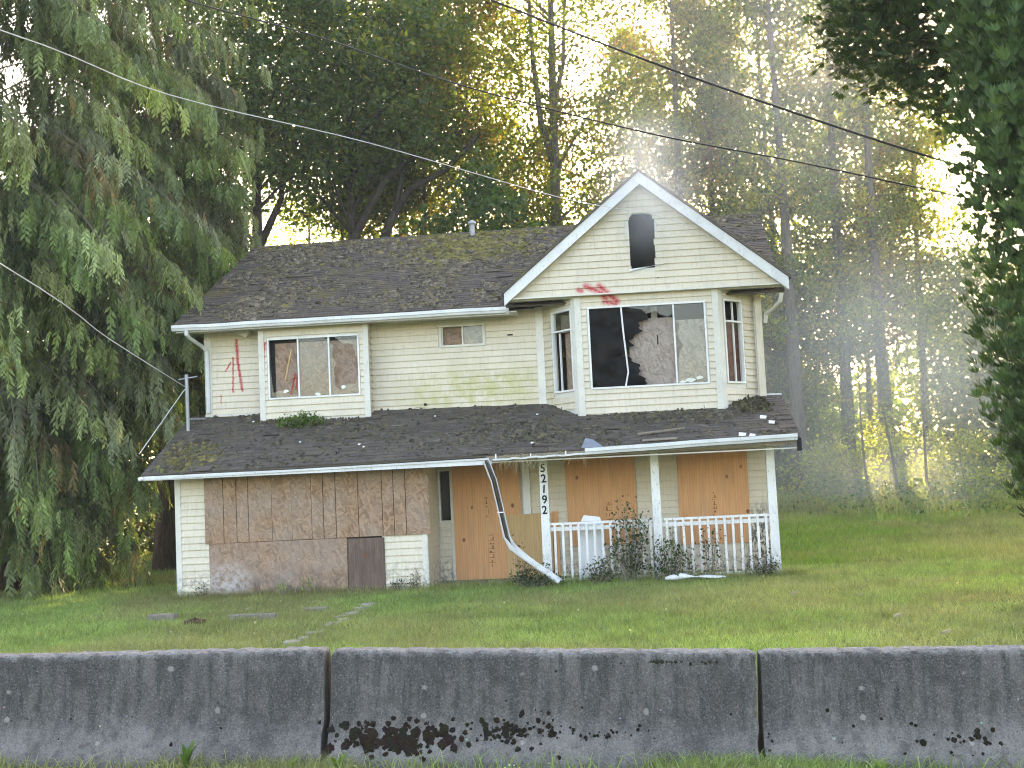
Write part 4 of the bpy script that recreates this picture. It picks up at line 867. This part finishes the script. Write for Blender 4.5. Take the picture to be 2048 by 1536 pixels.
def cedar(name, label, x, y, H, z0, rmax, nb, seed, trunk_r, az=(0,2*math.pi), cols=None, sz=(.34,.7), prof=None, lowdroop=1.0):
    rr = random.Random(seed); zb = zgs(x,y)-.05; root = empty(name, (x,y,zb), label, 'tree')
    MB().tube([(.05*math.sin(k),.05*math.cos(k),H*k/10) for k in range(11)], [trunk_r*(1.3 if k == 0 else 1)*(1-.09*k) for k in range(11)], 12).build('trunk', M['bark_red'], root, smooth=True)
    lb = MB(); P = []; A = []; S = []; T = []; TI = []
    for k in range(nb):
        t = (k+rr.random())/nb; z = z0 + (H-z0)*t; a = rr.uniform(*az); rad = rmax*prof(t)*rr.uniform(.6,1.05)
        rise = .12*rad; drop = rad*(.34+.25*lowdroop*(1-t))
        pts = []
        for q in range(9):
            s = q/8; r_ = rad*s; zz = z + rise*math.sin(s*2.2) - drop*s**2.2 + (.10*rad*max(0,s-.8)*5*.2); aa = a+.12*math.sin(s*3+k)
            pts.append(Vector((math.cos(aa)*r_, math.sin(aa)*r_, zz)))
        lb.tube(pts, [.022*(1-.1*q) for q in range(9)], 4, False)
        br = np.array(cols[rr.randrange(len(cols))])*rr.uniform(.75,1.25); dead = rr.random() < .05
        n = int((34+rad*14)*(1 if z < 12.8 else .4))
        for j in range(n):
            s = .22 + .78*rr.random()**.75; f_ = s*8; i = min(int(f_),7); p = pts[i].lerp(pts[i+1], f_-i); off = rr.gauss(0,.32)*(1.1-.55*s)
            sd = Vector((-math.sin(a), math.cos(a), 0))*off; P.append(tuple(p+sd+Vector((0,0,-abs(off)*.22+.04)))); A.append(rr.uniform(0,2*math.pi)); S.append(rr.uniform(*sz)*(1.05-.35*s)); TI.append(rr.uniform(-.1,.3))
            c = br if not (dead and rr.random() < .6) else np.array((.13,.095,.04)); 
            if rr.random() < .02: c = np.array((.17,.12,.04))
            T.append(c*rr.uniform(.75,1.3)*(1.0+.5*(s > .85)))
    tag(lb.build('branches', m_plain('pale_branch_bark', (.17,.145,.115), .9, .2, 0, 9, .4) if seed == 1 else M['bark_red'], root), kind='stuff')
    V, F, Tt = place_sprays(np.array(P), np.array(A), np.array(S), np.array(T), HANG, np.array(TI))
    tag(link('crown', mesh('crown', V, F, M['needle'], Tt), root), kind='stuff'); return root
CG = [(.105,.155,.045),(.085,.13,.04),(.125,.165,.055),(.12,.14,.055),(.14,.18,.055),(.13,.15,.085),(.09,.13,.05),(.15,.185,.08)]
cedar('cedar_tree', 'huge drooping green cedar filling the left edge of the picture', -5.0, 3.3, 17, 1.2, 4.6, 300, 1, .38, (-math.pi*1.02, math.pi*.25), CG, prof=lambda t: (.62+.5*min(1,t*3))*(1-.55*max(0,t-.45)), sz=(.42,1.0))
cedar('cedar_tree', 'second cedar with high drooping boughs touching the roof corner', -3.0, 7.6, 17, 3.4, 3.2, 170, 2, .30, (-math.pi, math.pi*.5), [tuple(q*.85 for q in c) for c in CG], prof=lambda t: (.55 if t < .2 else .55+min(.4,(t-.2)*5))*(1-.4*max(0,t-.6)), sz=(.4,.9))

# columnar cedar at the right edge: short upright fans packed on the outer skin
def fan_proto(seed):
    rr = random.Random(seed); V = []; F = []
    for k in range(7):
        t = -.6+1.2*k/6; l = rr.uniform(.75,1.05)*(1-.25*abs(t)); d = Vector((math.sin(t)*1.0, rr.uniform(-.1,.3), math.cos(t))).normalized(); s = d.cross(Vector((0,1,0))).normalized(); b = len(V); o = Vector((math.sin(t)*.1,0,.08*rr.random()))
        V += [o, o+d*l*.5+s*.075, o+d*l, o+d*l*.5-s*.075]; F += [(b,b+1,b+2),(b,b+2,b+3)]
    return np.array([tuple(v) for v in V]), np.array(F)
FAN = [fan_proto(k) for k in range(5)]
def skin_tree(name, label, x, y, blobs_, n, cols, size, trunk, tiltr=(-.9,.3)):
    zb = zgs(x,y)-.05; root = empty(name, (x,y,zb), label, 'tree'); mb = MB()
    for pl, ra in trunk: mb.tube([Vector(q)-Vector((x,y,zb)) for q in pl], [ra*(1-.5*k/(len(pl)-1)) for k in range(len(pl))], 8)
    mb.build('trunk', M['bark_red'], root, smooth=True)
    tot = sum(b[3]*b[5] for b in blobs_); P = []; A = []
    for (bx_, by_, bz_, rx, ry, rz, pw) in blobs_:
        m_ = int(n*rx*rz/tot); d = rng.normal(size=(m_,3)); d /= np.linalg.norm(d,axis=1,keepdims=True)
        d = np.sign(d)*np.abs(d)**np.array([1,1,pw]); rad = rng.uniform(.5,1.03,m_)
        a = np.arctan2(d[:,1], d[:,0]); lump = 1+.16*(fbm(a*3.2+bx_, d[:,2]*rz*1.6, 51)-.5)*2
        q = d*rad[:,None]*lump[:,None]*np.array([rx,ry,rz]) + np.array([bx_-x, by_-y, bz_-zb])
        P.append(q); A.append(a - math.pi/2 + rng.normal(0,.6,m_))
    P = np.concatenate(P); A = np.concatenate(A); m_ = len(P)
    V, F, T = place_sprays(P, A, rng.uniform(.7,1.3,m_)*size, pick(cols, m_), FAN, rng.uniform(*tiltr, m_))
    tag(link('crown', mesh('crown', V, F, M['needle'], T), root), kind='stuff'); return root
TH = [(.05,.10,.028),(.065,.12,.034),(.045,.09,.028),(.08,.135,.04)]
skin_tree('columnar_cedar', 'dense columnar cedar standing at the right edge of the lawn', 13.75, -4.6, [(13.75,-4.6,4.6,1.35,1.35,4.4,.75),(13.85,-4.6,1.9,1.0,1.0,1.6,.8),(13.7,-4.6,6.4,1.42,1.35,2.4,.8),(13.6,-4.5,8.2,1.3,1.25,2.6,.8)], 30000, TH, .175, [([(13.75,-4.6,-.1),(13.75,-4.6,3),(13.75,-4.6,8)],.16)])
skin_tree('overhanging_cedar', 'dark tree whose bough overhangs from the upper right corner', 16.6, -2.2, [(12.2,-2,8.25,1.1,1.0,.85,1),(11.75,-2,8.6,.75,.8,.8,1),(12.9,-2,8.3,1.0,1.0,1.1,1),(12.9,-2.1,7.35,.75,.7,.4,1),(12.6,-2.2,9.5,1.5,1.2,1.0,1),(13.1,-2,6.85,.28,.3,.12,1),(14.5,-2,9,2,1.5,2,1)], 9000, [tuple(q*.72 for q in c) for c in TH], .17,
          [([(16.6,-2.2,-.1),(16.6,-2.2,4),(16.4,-2.2,10)],.25), ([(16.5,-2.2,5.2),(14.6,-2.1,6.9),(13.29,-2,7.83),(12.6,-2,8.35),(12.05,-2,9.0)],.13)], (-2.2,-.2))

# ------------------------------------------------------------------ lawn
def blades(name, label, n, xf, h, wid, cols, full=False, flat=.5):
    x, y = xf(n); n = len(x); hh = h*rng.uniform(.5,1.25,n)*(.65+.8*fbm(x*.9, y*.9, 61)); a = rng.uniform(0, 2*math.pi, n)
    b = np.stack([x, y, zg(x,y)-.005], 1); s = np.stack([np.cos(a), np.sin(a), np.zeros(n)], 1)*wid*rng.uniform(.6,1.3,n)[:,None]
    le = rng.normal(0, flat, (n,2))*hh[:,None]; m1 = b + np.stack([le[:,0]*.35, le[:,1]*.35, hh*.6], 1); tp = b + np.stack([le[:,0], le[:,1], hh*(1-.25*np.minimum(1,np.abs(le).sum(1)/(hh+1e-6)))], 1)
    V = np.stack([b-s*.5, b+s*.5, m1+s*.4, tp, m1-s*.4], 1).reshape(-1,3); q = np.arange(n)[:,None]*5
    F = np.concatenate([q+np.array([[0,1,2]]), q+np.array([[0,2,4]]), q+np.array([[4,2,3]])], 0); nv = 5
    if not full: V = np.stack([b-s*.5, b+s*.5, tp], 1).reshape(-1,3); F = np.arange(n*3).reshape(-1,3); nv = 3
    t = pick(cols, n); pt = np.clip((fbm(x*.45, y*.45, 71)-.42)*4, 0, 1)[:,None]; dry = np.array((.34,.31,.15)); t = t*(1-.7*pt) + dry*.7*pt*rng.uniform(.6,1.2,(n,1)); t = t*(.72+.55*fbm(x*1.3, y*1.3, 91)[:,None])
    o = link(name, mesh(name, V, F, M['grass'], np.repeat(t,nv,0))); return tag(o, label, 'grass', kind='stuff')
GC = [(.235,.34,.095),(.27,.37,.10),(.21,.31,.095),(.30,.365,.135)]
def inhouse(x, y): return (x > -.05) & (x < 10.5) & (y > .0) & (y < 11.5)
def path_gap(x, y): return np.abs(x - (3.75+.02*(y+4))) < .10
def lawn_near(n):
    y = -9 + 11*rng.random(n)**.9; d = y+21; xc = 7.602 - .0787*d; x = xc + (rng.random(n)-.5)*d*.93
    k = ~inhouse(x,y) & ~(path_gap(x,y) & (y < -2.2) & (rng.random(n) < .55)); return x[k], y[k]
blades('lawn_grass', 'mown green lawn between the barriers and the house', 230000, lawn_near, .085, .011, GC)
def tufts(n):
    m_ = n//45; cx_, cy_ = lawn_near(m_); k = np.repeat(np.arange(len(cx_)), 45); x = cx_[k]+rng.normal(0,.045,len(k)); y = cy_[k]+rng.normal(0,.045,len(k)); q = ~inhouse(x,y); return x[q], y[q]
blades('grass_tufts', 'coarser darker grass tufts dotted over the front lawn', 34000, tufts, .13, .012, [(.13,.21,.06),(.16,.25,.07),(.24,.25,.10)], False, .7)
def lawn_right(n):
    y = 2+20*rng.random(n); x = 10.4 + (rng.random(n))*(y+21)*.30; k = y < 22-(x-11)*.6; return x[k], y[k]
blades('back_lawn_grass', 'brighter rougher lawn running back to the wood right of the house', 90000, lawn_right, .16, .020, [(.17,.28,.05),(.19,.30,.055),(.15,.25,.055)])
def wood_edge(n):
    x = rng.uniform(10.6, 23, n); y = 19.0 - (x-11)*.72 + rng.normal(0,1.6,n); k = rng.random(n) < np.clip(3*(fbm(x*.9,y*.9,77)-.3),.05,1); return x[k], y[k]
blades('wood_edge_grass', 'tall yellowing grass where the lawn meets the wood', 26000, wood_edge, .48, .022, [(.20,.27,.06),(.27,.29,.08),(.32,.30,.12),(.16,.24,.06)], False, .35)
def lawn_left(n):
    x = rng.uniform(-9, 0, n); y = rng.uniform(1.5, 13, n); return x, y
blades('shaded_grass', 'shaded grass under the cedars left of the house', 45000, lawn_left, .13, .018, GC)
def verge(n):
    x = rng.uniform(3.2, 11, n); y = -14.9 + 1.03*rng.random(n)**.4; k = rng.random(n) < np.clip(3.2*(fbm(x*1.1, y*.3, 81)-.36), .05, 1)*np.clip((y+15.2)/.9,.2,1); return x[k], y[k]
blades('verge_grass', 'rough grass and weeds along the foot of the barriers', 42000, verge, .125, .006, GC+[(.2,.19,.1)], True, .8)
def edge_grass(n):
    t = rng.random(n); x = np.where(t < .4, rng.uniform(-.1,4.5,n), np.where(t < .9, rng.uniform(4.4,10.7,n), rng.uniform(10.4,10.7,n))); y = np.where(x < 4.4, -.03-.22*rng.random(n)**2, -.0-.25*rng.random(n)**2+.05); return x, y
blades('tall_edge_grass', 'taller uncut grass along the foot of the house', 7000, edge_grass, .19, .010, GC+[(.18,.17,.07)])

# ------------------------------------------------------------------ plants round the house
def bush(name, label, x, y, h, r, nst, nl, leaf, cols, seed, z=None, cat='shrub', group=None):
    rr = random.Random(seed); zb = zgs(x,y) if z is None else z; root = empty(name, (x,y,zb), label, cat, group); sb = MB(); C = []
    for k in range(nst):
        a = rr.uniform(0,6.28); rad = r*math.sqrt(rr.random()); hh = h*(1-.55*(rad/r)**2)*rr.uniform(.55,1.1)
        tp = Vector((math.cos(a)*rad, math.sin(a)*rad*.5, hh)); b = Vector((tp.x*.25, tp.y*.25, 0)); m1 = b.lerp(tp,.6)+Vector((rr.gauss(0,.04),rr.gauss(0,.04),.05))
        sb.tube([b, m1, tp], [.007,.005,.002], 4, False)
        for j in range(nl):
            s = .18+.82*rr.random(); p = b.lerp(m1, s/.6) if s < .6 else m1.lerp(tp, (s-.6)/.4); C.append(tuple(p+Vector((rr.gauss(0,.05),rr.gauss(0,.04),rr.gauss(0,.035)))))
    tag(sb.build('stems', M['wood'], root), kind='stuff'); C = np.array(C)
    V, F, T = leaf_arrays(C, leaf*rng.uniform(.6,1.3,len(C)), pick(cols, len(C)), .3, .6); tag(link('foliage', mesh('foliage', V, F, M['leaf'], T), root), kind='stuff'); return root
BC = [(.03,.06,.022),(.04,.075,.026),(.055,.09,.03),(.03,.05,.025)]
bush('overgrown_shrub', 'tallest dark shrub climbing the porch railing between two posts', 7.78, -.12, 1.62, .44, 30, 28, .062, BC+[(.07,.12,.035)], 1)
bush('overgrown_shrub', 'lower shrub in front of the middle porch post', 8.42, -.10, .98, .48, 24, 26, .058, BC+[(.07,.12,.035)], 2)
bush('overgrown_shrub', 'shrub in front of the leaning white sheet behind the railing', 7.25, -.15, .55, .35, 16, 22, .05, BC+[(.10,.10,.04)], 3)
bush('overgrown_shrub', 'wispy vine shrub before the right boarded porch window', 9.1, -.05, .95, .35, 9, 16, .055, BC+[(.12,.05,.03)], 4)
bush('overgrown_shrub', 'dark weeds at the foot of the right corner post', 10.0, -.05, .5, .35, 16, 20, .045, [(.02,.025,.015),(.03,.04,.02)], 5)
bush('weed_clump', 'dark green weed clump where the fallen gutter meets the ground', 6.25, -.55, .42, .45, 26, 26, .05, BC, 6)
bush('vine', 'reddish vine tangled on the fallen gutter', 5.95, -.42, 1.05, .22, 9, 24, .045, [(.16,.09,.045),(.12,.10,.04),(.17,.05,.05)], 7)
for k, (x, h, lab) in enumerate(((.42,.35,'thin dark weeds against the left garage corner'),(4.15,.42,'spindly dark weed by the garage corner board'),(3.85,.30,'small weed under the short cream siding strip'))):
    bush('thin_weed', lab, x, -.10, h, .16, 8, 12, .035, [(.025,.03,.015),(.04,.04,.02)], 20+k, cat='weed', group='weeds at the foot of the garage wall')
for k, (x, lab) in enumerate(((1.9,'tall grass tuft against the garage boards, left one'),(2.35,'seedling with upright stem against the garage boards'))): bush('thin_weed', lab, x, -.2, .38, .12, 7, 10, .04, GC, 30+k, cat='weed', group='weeds at the foot of the garage wall')
Pf = SK.p(.208, .70); bush('roof_fern', 'green fern growing on the lower roof under the left window', Pf.x, Pf.y,   .28, .48, 40, 26, .06, [(.10,.18,.045),(.08,.14,.04),(.14,.20,.055)], 8, Pf.z, 'fern')
Pf = SK.p(.062, .30); bush('roof_weed', 'small weed on the mossy left end of the lower roof', Pf.x, Pf.y, .12, .18, 10, 12, .04, [(.12,.13,.04),(.09,.10,.03)], 9, Pf.z, 'weed')
def dock(x, y, h, n, label, seed, col):
    rr = random.Random(seed); root = empty('dock_plant', (x,y,zgs(x,y)), label, 'weed', 'weeds in front of the barriers')
    for k in range(n):
        a = rr.uniform(0,6.28); hh = h*rr.uniform(.6,1.1); w = hh*rr.uniform(.13,.2); o = rr.uniform(.1,.55)*hh; V = []; F = []; d = Vector((math.cos(a),math.sin(a),0)); s = Vector((-d.y,d.x,0))
        for q in range(7):
            t = q/6; c = d*o*t**1.6 + Vector((0,0,hh*(t-.25*t**3))); ww = w*math.sin(math.pi*min(.97,.08+t*.92))**.8*(.25 if q == 0 else 1)
            V += [c-s*ww*.5+Vector((0,0,ww*.18)), c, c+s*ww*.5+Vector((0,0,ww*.18))]
        for q in range(6): F += [(3*q,3*q+1,3*q+4,3*q+3),(3*q+1,3*q+2,3*q+5,3*q+4)]
        c_ = np.tile(np.array(col)*rr.uniform(.75,1.25), (len(V),1)); link('leaf', mesh('leaf', V, F, M['leaf'], c_, smooth=True), root)
    return root
dock(5.10,-14.02,.24,9,'upright dock plant in front of the left barrier',1,(.10,.17,.05)); dock(5.72,-14.08,.13,9,'light green weed just left of the barrier joint',2,(.13,.20,.05)); dock(5.98,-14.05,.15,12,'leafy weed at the joint of the left and middle barriers',3,(.12,.19,.04)); dock(8.97,-14.02,.13,7,'bright yellow-green weed at the foot of the right barrier',4,(.22,.29,.05)); dock(4.85,-14.1,.09,7,'low rosette weed near the bottom left corner',5,(.10,.16,.05))

# ------------------------------------------------------------------ loose things
root = empty('hanging_gutter', (5.5,-.6,0), 'bent white gutter hanging from the eave down to the ground', 'gutter')
pts = [Vector(q) for q in ((5.50,-.60,2.14),(5.62,-.62,1.80),(5.70,-.64,1.40),(5.79,-.66,.88),(5.88,-.66,.70),(6.06,-.64,.55),(6.30,-.60,.35),(6.62,-.55,.10))]
def gfr(i):
    d = (pts[min(i+1,len(pts)-1)]-pts[max(i-1,0)]).normalized(); tw = [1.2,1.3,1.35,1.15,.5,.0,-.25,-.35][i]
    a = Vector((0,1,0)); b = d.cross(a).normalized(); b = b if b.x > 0 or b.z > 0 else -b
    return (a*math.cos(tw)+b*math.sin(tw)), (b*math.cos(tw)-a*math.sin(tw))
P2 = [(-.048,.05),(-.052,-.015),(-.04,-.045),(.04,-.045),(.048,.05),(.041,.05),(.034,-.038),(-.035,-.038),(-.045,-.012),(-.041,.05)]
g_ = MB().sweep([q-Vector((5.5,-.6,0)) for q in pts], P2, gfr, True); g_.build('gutter_channel', M['gutter'], root)
gi = MB().tube([q-Vector((5.5,-.6,0))+Vector((.0,-.01,.0)) for q in pts[:5]], [.022,.030,.028,.024,.012], 6); gi.build('packed_debris', M['soil'], root)
MB().box(.16,.27,-.10,-.085,1.27,1.29).build('gutter_strap', M['white'], root)
root = empty('leaning_sheet', (7.15,.32,.04), 'grey white sheet leaning behind the porch railing', 'panel')
MB().prism([(-.22,.0),(.27,.02),(.20,.98),(.17,1.06),(-.10,1.10),(-.14,1.03),(-.17,.95)], 0, .012, lambda a, c, d: (a, d+.10*c, c)).build('panel_sheet', M['pvc'], root)
root = empty('fallen_sheet', (8.72,-.16,zgs(8.7,-.1)), 'crumpled white sheet lying on the grass below the railing', 'debris')
V = []; F = []
for i in range(13):
    t = i/12; w = .02+.10*math.sin(math.pi*min(1,t*1.9)) if t < .5 else .035
    for j in range(5):
        s = j/4-.5; V.append((-.36+1.0*t, -.1*s-.02, .02+w*(1-4*s*s)*.9+.015*math.sin(9*t+7*s)+.03*(j > 2)))
for i in range(12):
    for j in range(4): F.append((i*5+j,(i+1)*5+j,(i+1)*5+j+1,i*5+j+1))
o = link('crumpled_sheet', mesh('crumpled_sheet', V, F, M['pvc'], smooth=True), root); sm = o.modifiers.new('thick','SOLIDIFY'); sm.thickness = .006
def rough_block(name, label, x, y, sx, sy, sz, rz, mat, seed, cat, group=None, z=-.055):
    rr = random.Random(seed); V = []; j = lambda: rr.uniform(-.012,.012)
    for zz in (0, sz):
        for a, b in ((-1,-1),(1,-1),(1,1),(-1,1)): V.append((a*sx/2+j(), b*sy/2+j(), zz+j()))
    o = link(name, mesh(name, V, [(0,3,2,1),(4,5,6,7),(0,1,5,4),(1,2,6,5),(2,3,7,6),(3,0,4,7)], M[mat]), None, (x,y,zgs(x,y)+z)); o.rotation_euler = (0,0,rz); m_ = o.modifiers.new('bevel','BEVEL'); m_.width = .012; m_.segments = 2
    return tag(o, label, cat, group)
rough_block('concrete_block', 'small grey concrete block farthest left in the grass', 1.0,-3.45,.40,.18,.16,.05,'block',1,'block','blocks lying in the front grass')
rough_block('concrete_block', 'long low tan block in the grass before the garage', 2.42,-3.75,.66,.16,.15,.06,'block',2,'block','blocks lying in the front grass')
rough_block('concrete_block', 'dark half buried block nearest the garage boards', 3.10,-2.8,.36,.16,.12,.12,'block',3,'block','blocks lying in the front grass')
rough_block('old_plank', 'short plank lying behind the long tan block', 2.45,-3.2,.38,.10,.08,.25,'wood',4,'plank')
MB().tube([(-.16,-.02,.05),(-.02,.01,.07),(.12,.03,.06)], [.035,.045,.03], 8).build('log', M['bark_red'], (lg := empty('rotten_log', (1.78,-4.25,zgs(1.78,-4.25)), 'short rotten brown log between the two front blocks', 'log'))); MB().tube([(-.02,.01,.08),(.02,-.10,.13)], [.02,.01], 6).build('branch_stub', M['bark_red'], lg)
rr = random.Random(5)
pth = empty('stone_edging', (3.8,-4.4,0), 'narrow line of flat stones crossing the front lawn', 'edging')
for k in range(13):
    t = k/12; x = 3.80+.06*math.sin(k*2.1); y = -6.9+4.5*t+rr.uniform(-.06,.06); w, l = rr.uniform(.05,.13), rr.uniform(.16,.32)
    poly = [(math.cos(a)*w*rr.uniform(.75,1.1), math.sin(a)*l*.5*rr.uniform(.85,1.1)) for a in np.linspace(0,5.5,8)]
    MB().prism(poly, 0, .03+rr.uniform(0,.03), lambda a, c, d: (x-3.8+a, y+4.4+c, zgs(x,y)-.012+d)).build('edging_stone', M['stonepath'], pth, bevel=.006)
for k, (x, y, s, lab) in enumerate(((10.9,-7.9,.05,'pale crumpled scrap on the lawn near the right barrier'),(10.76,-6.35,.05,'small pale scrap on the lawn at far right'),(10.0,-3.45,.06,'pale leaf litter scrap on the lawn before the corner post'),(10.8,-3.95,.035,'tiny pale scrap on the lawn right of the corner post'),(2.0,-2.6,.04,'small pale scrap in the grass just before the garage boards'))):
    o = MB().prism([(s*math.cos(a)*rr.uniform(.6,1.2), s*math.sin(a)*rr.uniform(.4,1)) for a in np.linspace(0,5.6,7)], .0, .03, lambda a, c, d: (a, c, d+.3*a)).build('litter_scrap', M['straw'], None, (x,y,zgs(x,y)+.045)); tag(o, lab, 'litter', 'scraps on the lawn')
# white clover and daisies near the barriers, too many to count
C = np.stack([rng.uniform(3.6,10.6,120), rng.uniform(-14.6,-13.95,120), np.zeros(120)],1); C[:,2] = zg(C[:,0],C[:,1])+rng.uniform(.03,.09,120)
V, F, T = leaf_arrays(C, .013*rng.uniform(.6,1.3,120), np.tile((.7,.7,.66),(120,1)), 0, 1, 2); tag(link('clover_flowers', mesh('clover_flowers', V, F, M['leaf'], T)), 'tiny white flowers in the verge before the barriers', 'flowers', kind='stuff')
C = np.stack([rng.uniform(-2,14,160), rng.uniform(-8,0,160), np.zeros(160)],1); C = C[~inhouse(C[:,0],C[:,1])]; C[:,2] = zg(C[:,0],C[:,1])+rng.uniform(.05,.09,len(C))
V, F, T = leaf_arrays(C, .04*rng.uniform(.6,1.3,len(C)), pick([(.45,.42,.33),(.30,.22,.10),(.25,.15,.07)], len(C)), 0, .8, 2); tag(link('fallen_leaves', mesh('fallen_leaves', V, F, M['leaf'], T)), 'scattered dry fallen leaves on the front lawn', 'leaves', kind='stuff')

# ------------------------------------------------------------------ overhead wires
def wire(pts, r, mat, label, sub=6):
    P = [Vector(q) for q in pts]; out = []
    for i in range(len(P)-1):
        p0, p1_, p2_, p3_ = P[max(i-1,0)], P[i], P[i+1], P[min(i+2,len(P)-1)]
        for k in range(sub):
            t = k/sub; out.append(.5*((2*p1_)+(p2_-p0)*t+(2*p0-5*p1_+4*p2_-p3_)*t*t+(3*p1_-p0-3*p2_+p3_)*t**3))
    out.append(P[-1]); o = MB().tube(out, r, 6).build('overhead_wire', M[mat], None); return tag(o, label, 'wire', 'overhead wires')
wire([(-2.2,-11.5,7.55),(1.01,-8,7.10),(2.0,-5.4,7.10),(4.2,-3.0,6.95),(6.95,-.2,6.57),(8.74,.60,6.28),(9.62,.79,5.86)], .0065, 'wirepale', 'pale service wire running from upper left down to the gable')
wire([(1.0,-3.0,12.2),(5.5,-3,9.36),(6.16,-3,9.0),(8.39,-3,7.915),(10.59,-3,6.93),(12.88,-3,5.99),(15.5,-3,5.1),(30,-3,3.6)], .017, 'wiredark', 'thick dark cable crossing above the gable, the upper one')
wire([(-6,-2,12.9),(.09,-2,10.2),(3.28,-2,9.01),(5.5,-2,8.07),(8.37,-2,7.10),(10.71,-2,6.465),(13.14,-2,5.76),(16,-2,5.0),(30,-2,3.2)], .012, 'wiredark', 'thin dark cable sagging across the whole picture, the lower one')
wire([(-3,-13,7.6),(-.05,-6,4.86),(-.32,-2,4.36),(-.19,1.12,3.80)], .008, 'wirepale', 'pale service drop wire reaching the roof mast, upper strand')

# ------------------------------------------------------------------ smoke and haze
hz = MB().box(-70, 85, -26, 75, -2.5, 27).build('haze', None); tag(hz, 'thin bluish haze filling the air', 'haze', kind='stuff')
def vol(name, col, dens, aniso, fn=None):
    m = bpy.data.materials.new(name); m.use_nodes = True; t = m.node_tree; t.nodes.clear(); o = t.nodes.new('ShaderNodeOutputMaterial'); v = t.nodes.new('ShaderNodeVolumePrincipled')
    v.inputs['Color'].default_value = (*col,1); v.inputs['Density'].default_value = dens; v.inputs['Anisotropy'].default_value = aniso; t.links.new(v.outputs[0], o.inputs['Volume']); return m, t, v
hz.data.materials.append(vol('haze_air', (.88,.92,.96), .0006, .1)[0])

# drifting smoke: one soft-edged cloud behind and to the right of the house
def smoke(label, c, r, dens, seed, scale=.45):
    bpy_me = bpy.data.meshes.new('smoke'); import bmesh as _b; bm = _b.new(); _b.ops.create_icosphere(bm, subdivisions=3, radius=1); bm.to_mesh(bpy_me); bm.free()
    o = link('smoke', bpy_me, None, c); o.scale = r; tag(o, label, 'smoke', kind='stuff')
    m, t, v = vol('smoke_air', (.86,.90,.95), 0, .25)
    tc = t.nodes.new('ShaderNodeTexCoord'); ln = t.nodes.new('ShaderNodeVectorMath'); ln.operation = 'LENGTH'; t.links.new(tc.outputs['Object'], ln.inputs[0])
    fa = t.nodes.new('ShaderNodeMapRange'); fa.interpolation_type = 'SMOOTHSTEP'; fa.inputs[1].default_value = 1.0; fa.inputs[2].default_value = .1; t.links.new(ln.outputs['Value'], fa.inputs[0])
    ge = t.nodes.new('ShaderNodeNewGeometry'); nz = t.nodes.new('ShaderNodeTexNoise'); nz.inputs['Scale'].default_value = scale; nz.inputs['Detail'].default_value = 2; nz.inputs['Distortion'].default_value = .6; t.links.new(ge.outputs['Position'], nz.inputs['Vector'])
    nr = t.nodes.new('ShaderNodeMapRange'); nr.inputs[1].default_value = .28; nr.inputs[2].default_value = .72; t.links.new(nz.outputs[0], nr.inputs[0])
    mu = t.nodes.new('ShaderNodeMath'); mu.operation = 'MULTIPLY'; t.links.new(fa.outputs[0], mu.inputs[0]); t.links.new(nr.outputs[0], mu.inputs[1])
    m2 = t.nodes.new('ShaderNodeMath'); m2.operation = 'MULTIPLY'; m2.inputs[1].default_value = dens; t.links.new(mu.outputs[0], m2.inputs[0]); t.links.new(m2.outputs[0], v.inputs['Density'])
    bpy_me.materials.append(m)
smoke('grey smoke drifting low to the right of the house', (15.5,14.5,3.8), (7.5,6.5,6.0), .085, 1, .3)
smoke('low bright mist over the rear lawn at the wood edge', (15.5,16,1.3), (6.5,5,1.7), .08, 4, .35)
smoke('thin smoke rising behind the gable peak', (11.5,10.5,11), (6,4.5,6.5), .05, 2, .25)
smoke('wisp of smoke coming out of the gable hole', (8.5,.35,6.8), (1.15,1.5,1.7), .6, 3, .9)
cy.volume_step_rate = 2.0; cy.volume_max_steps = 96
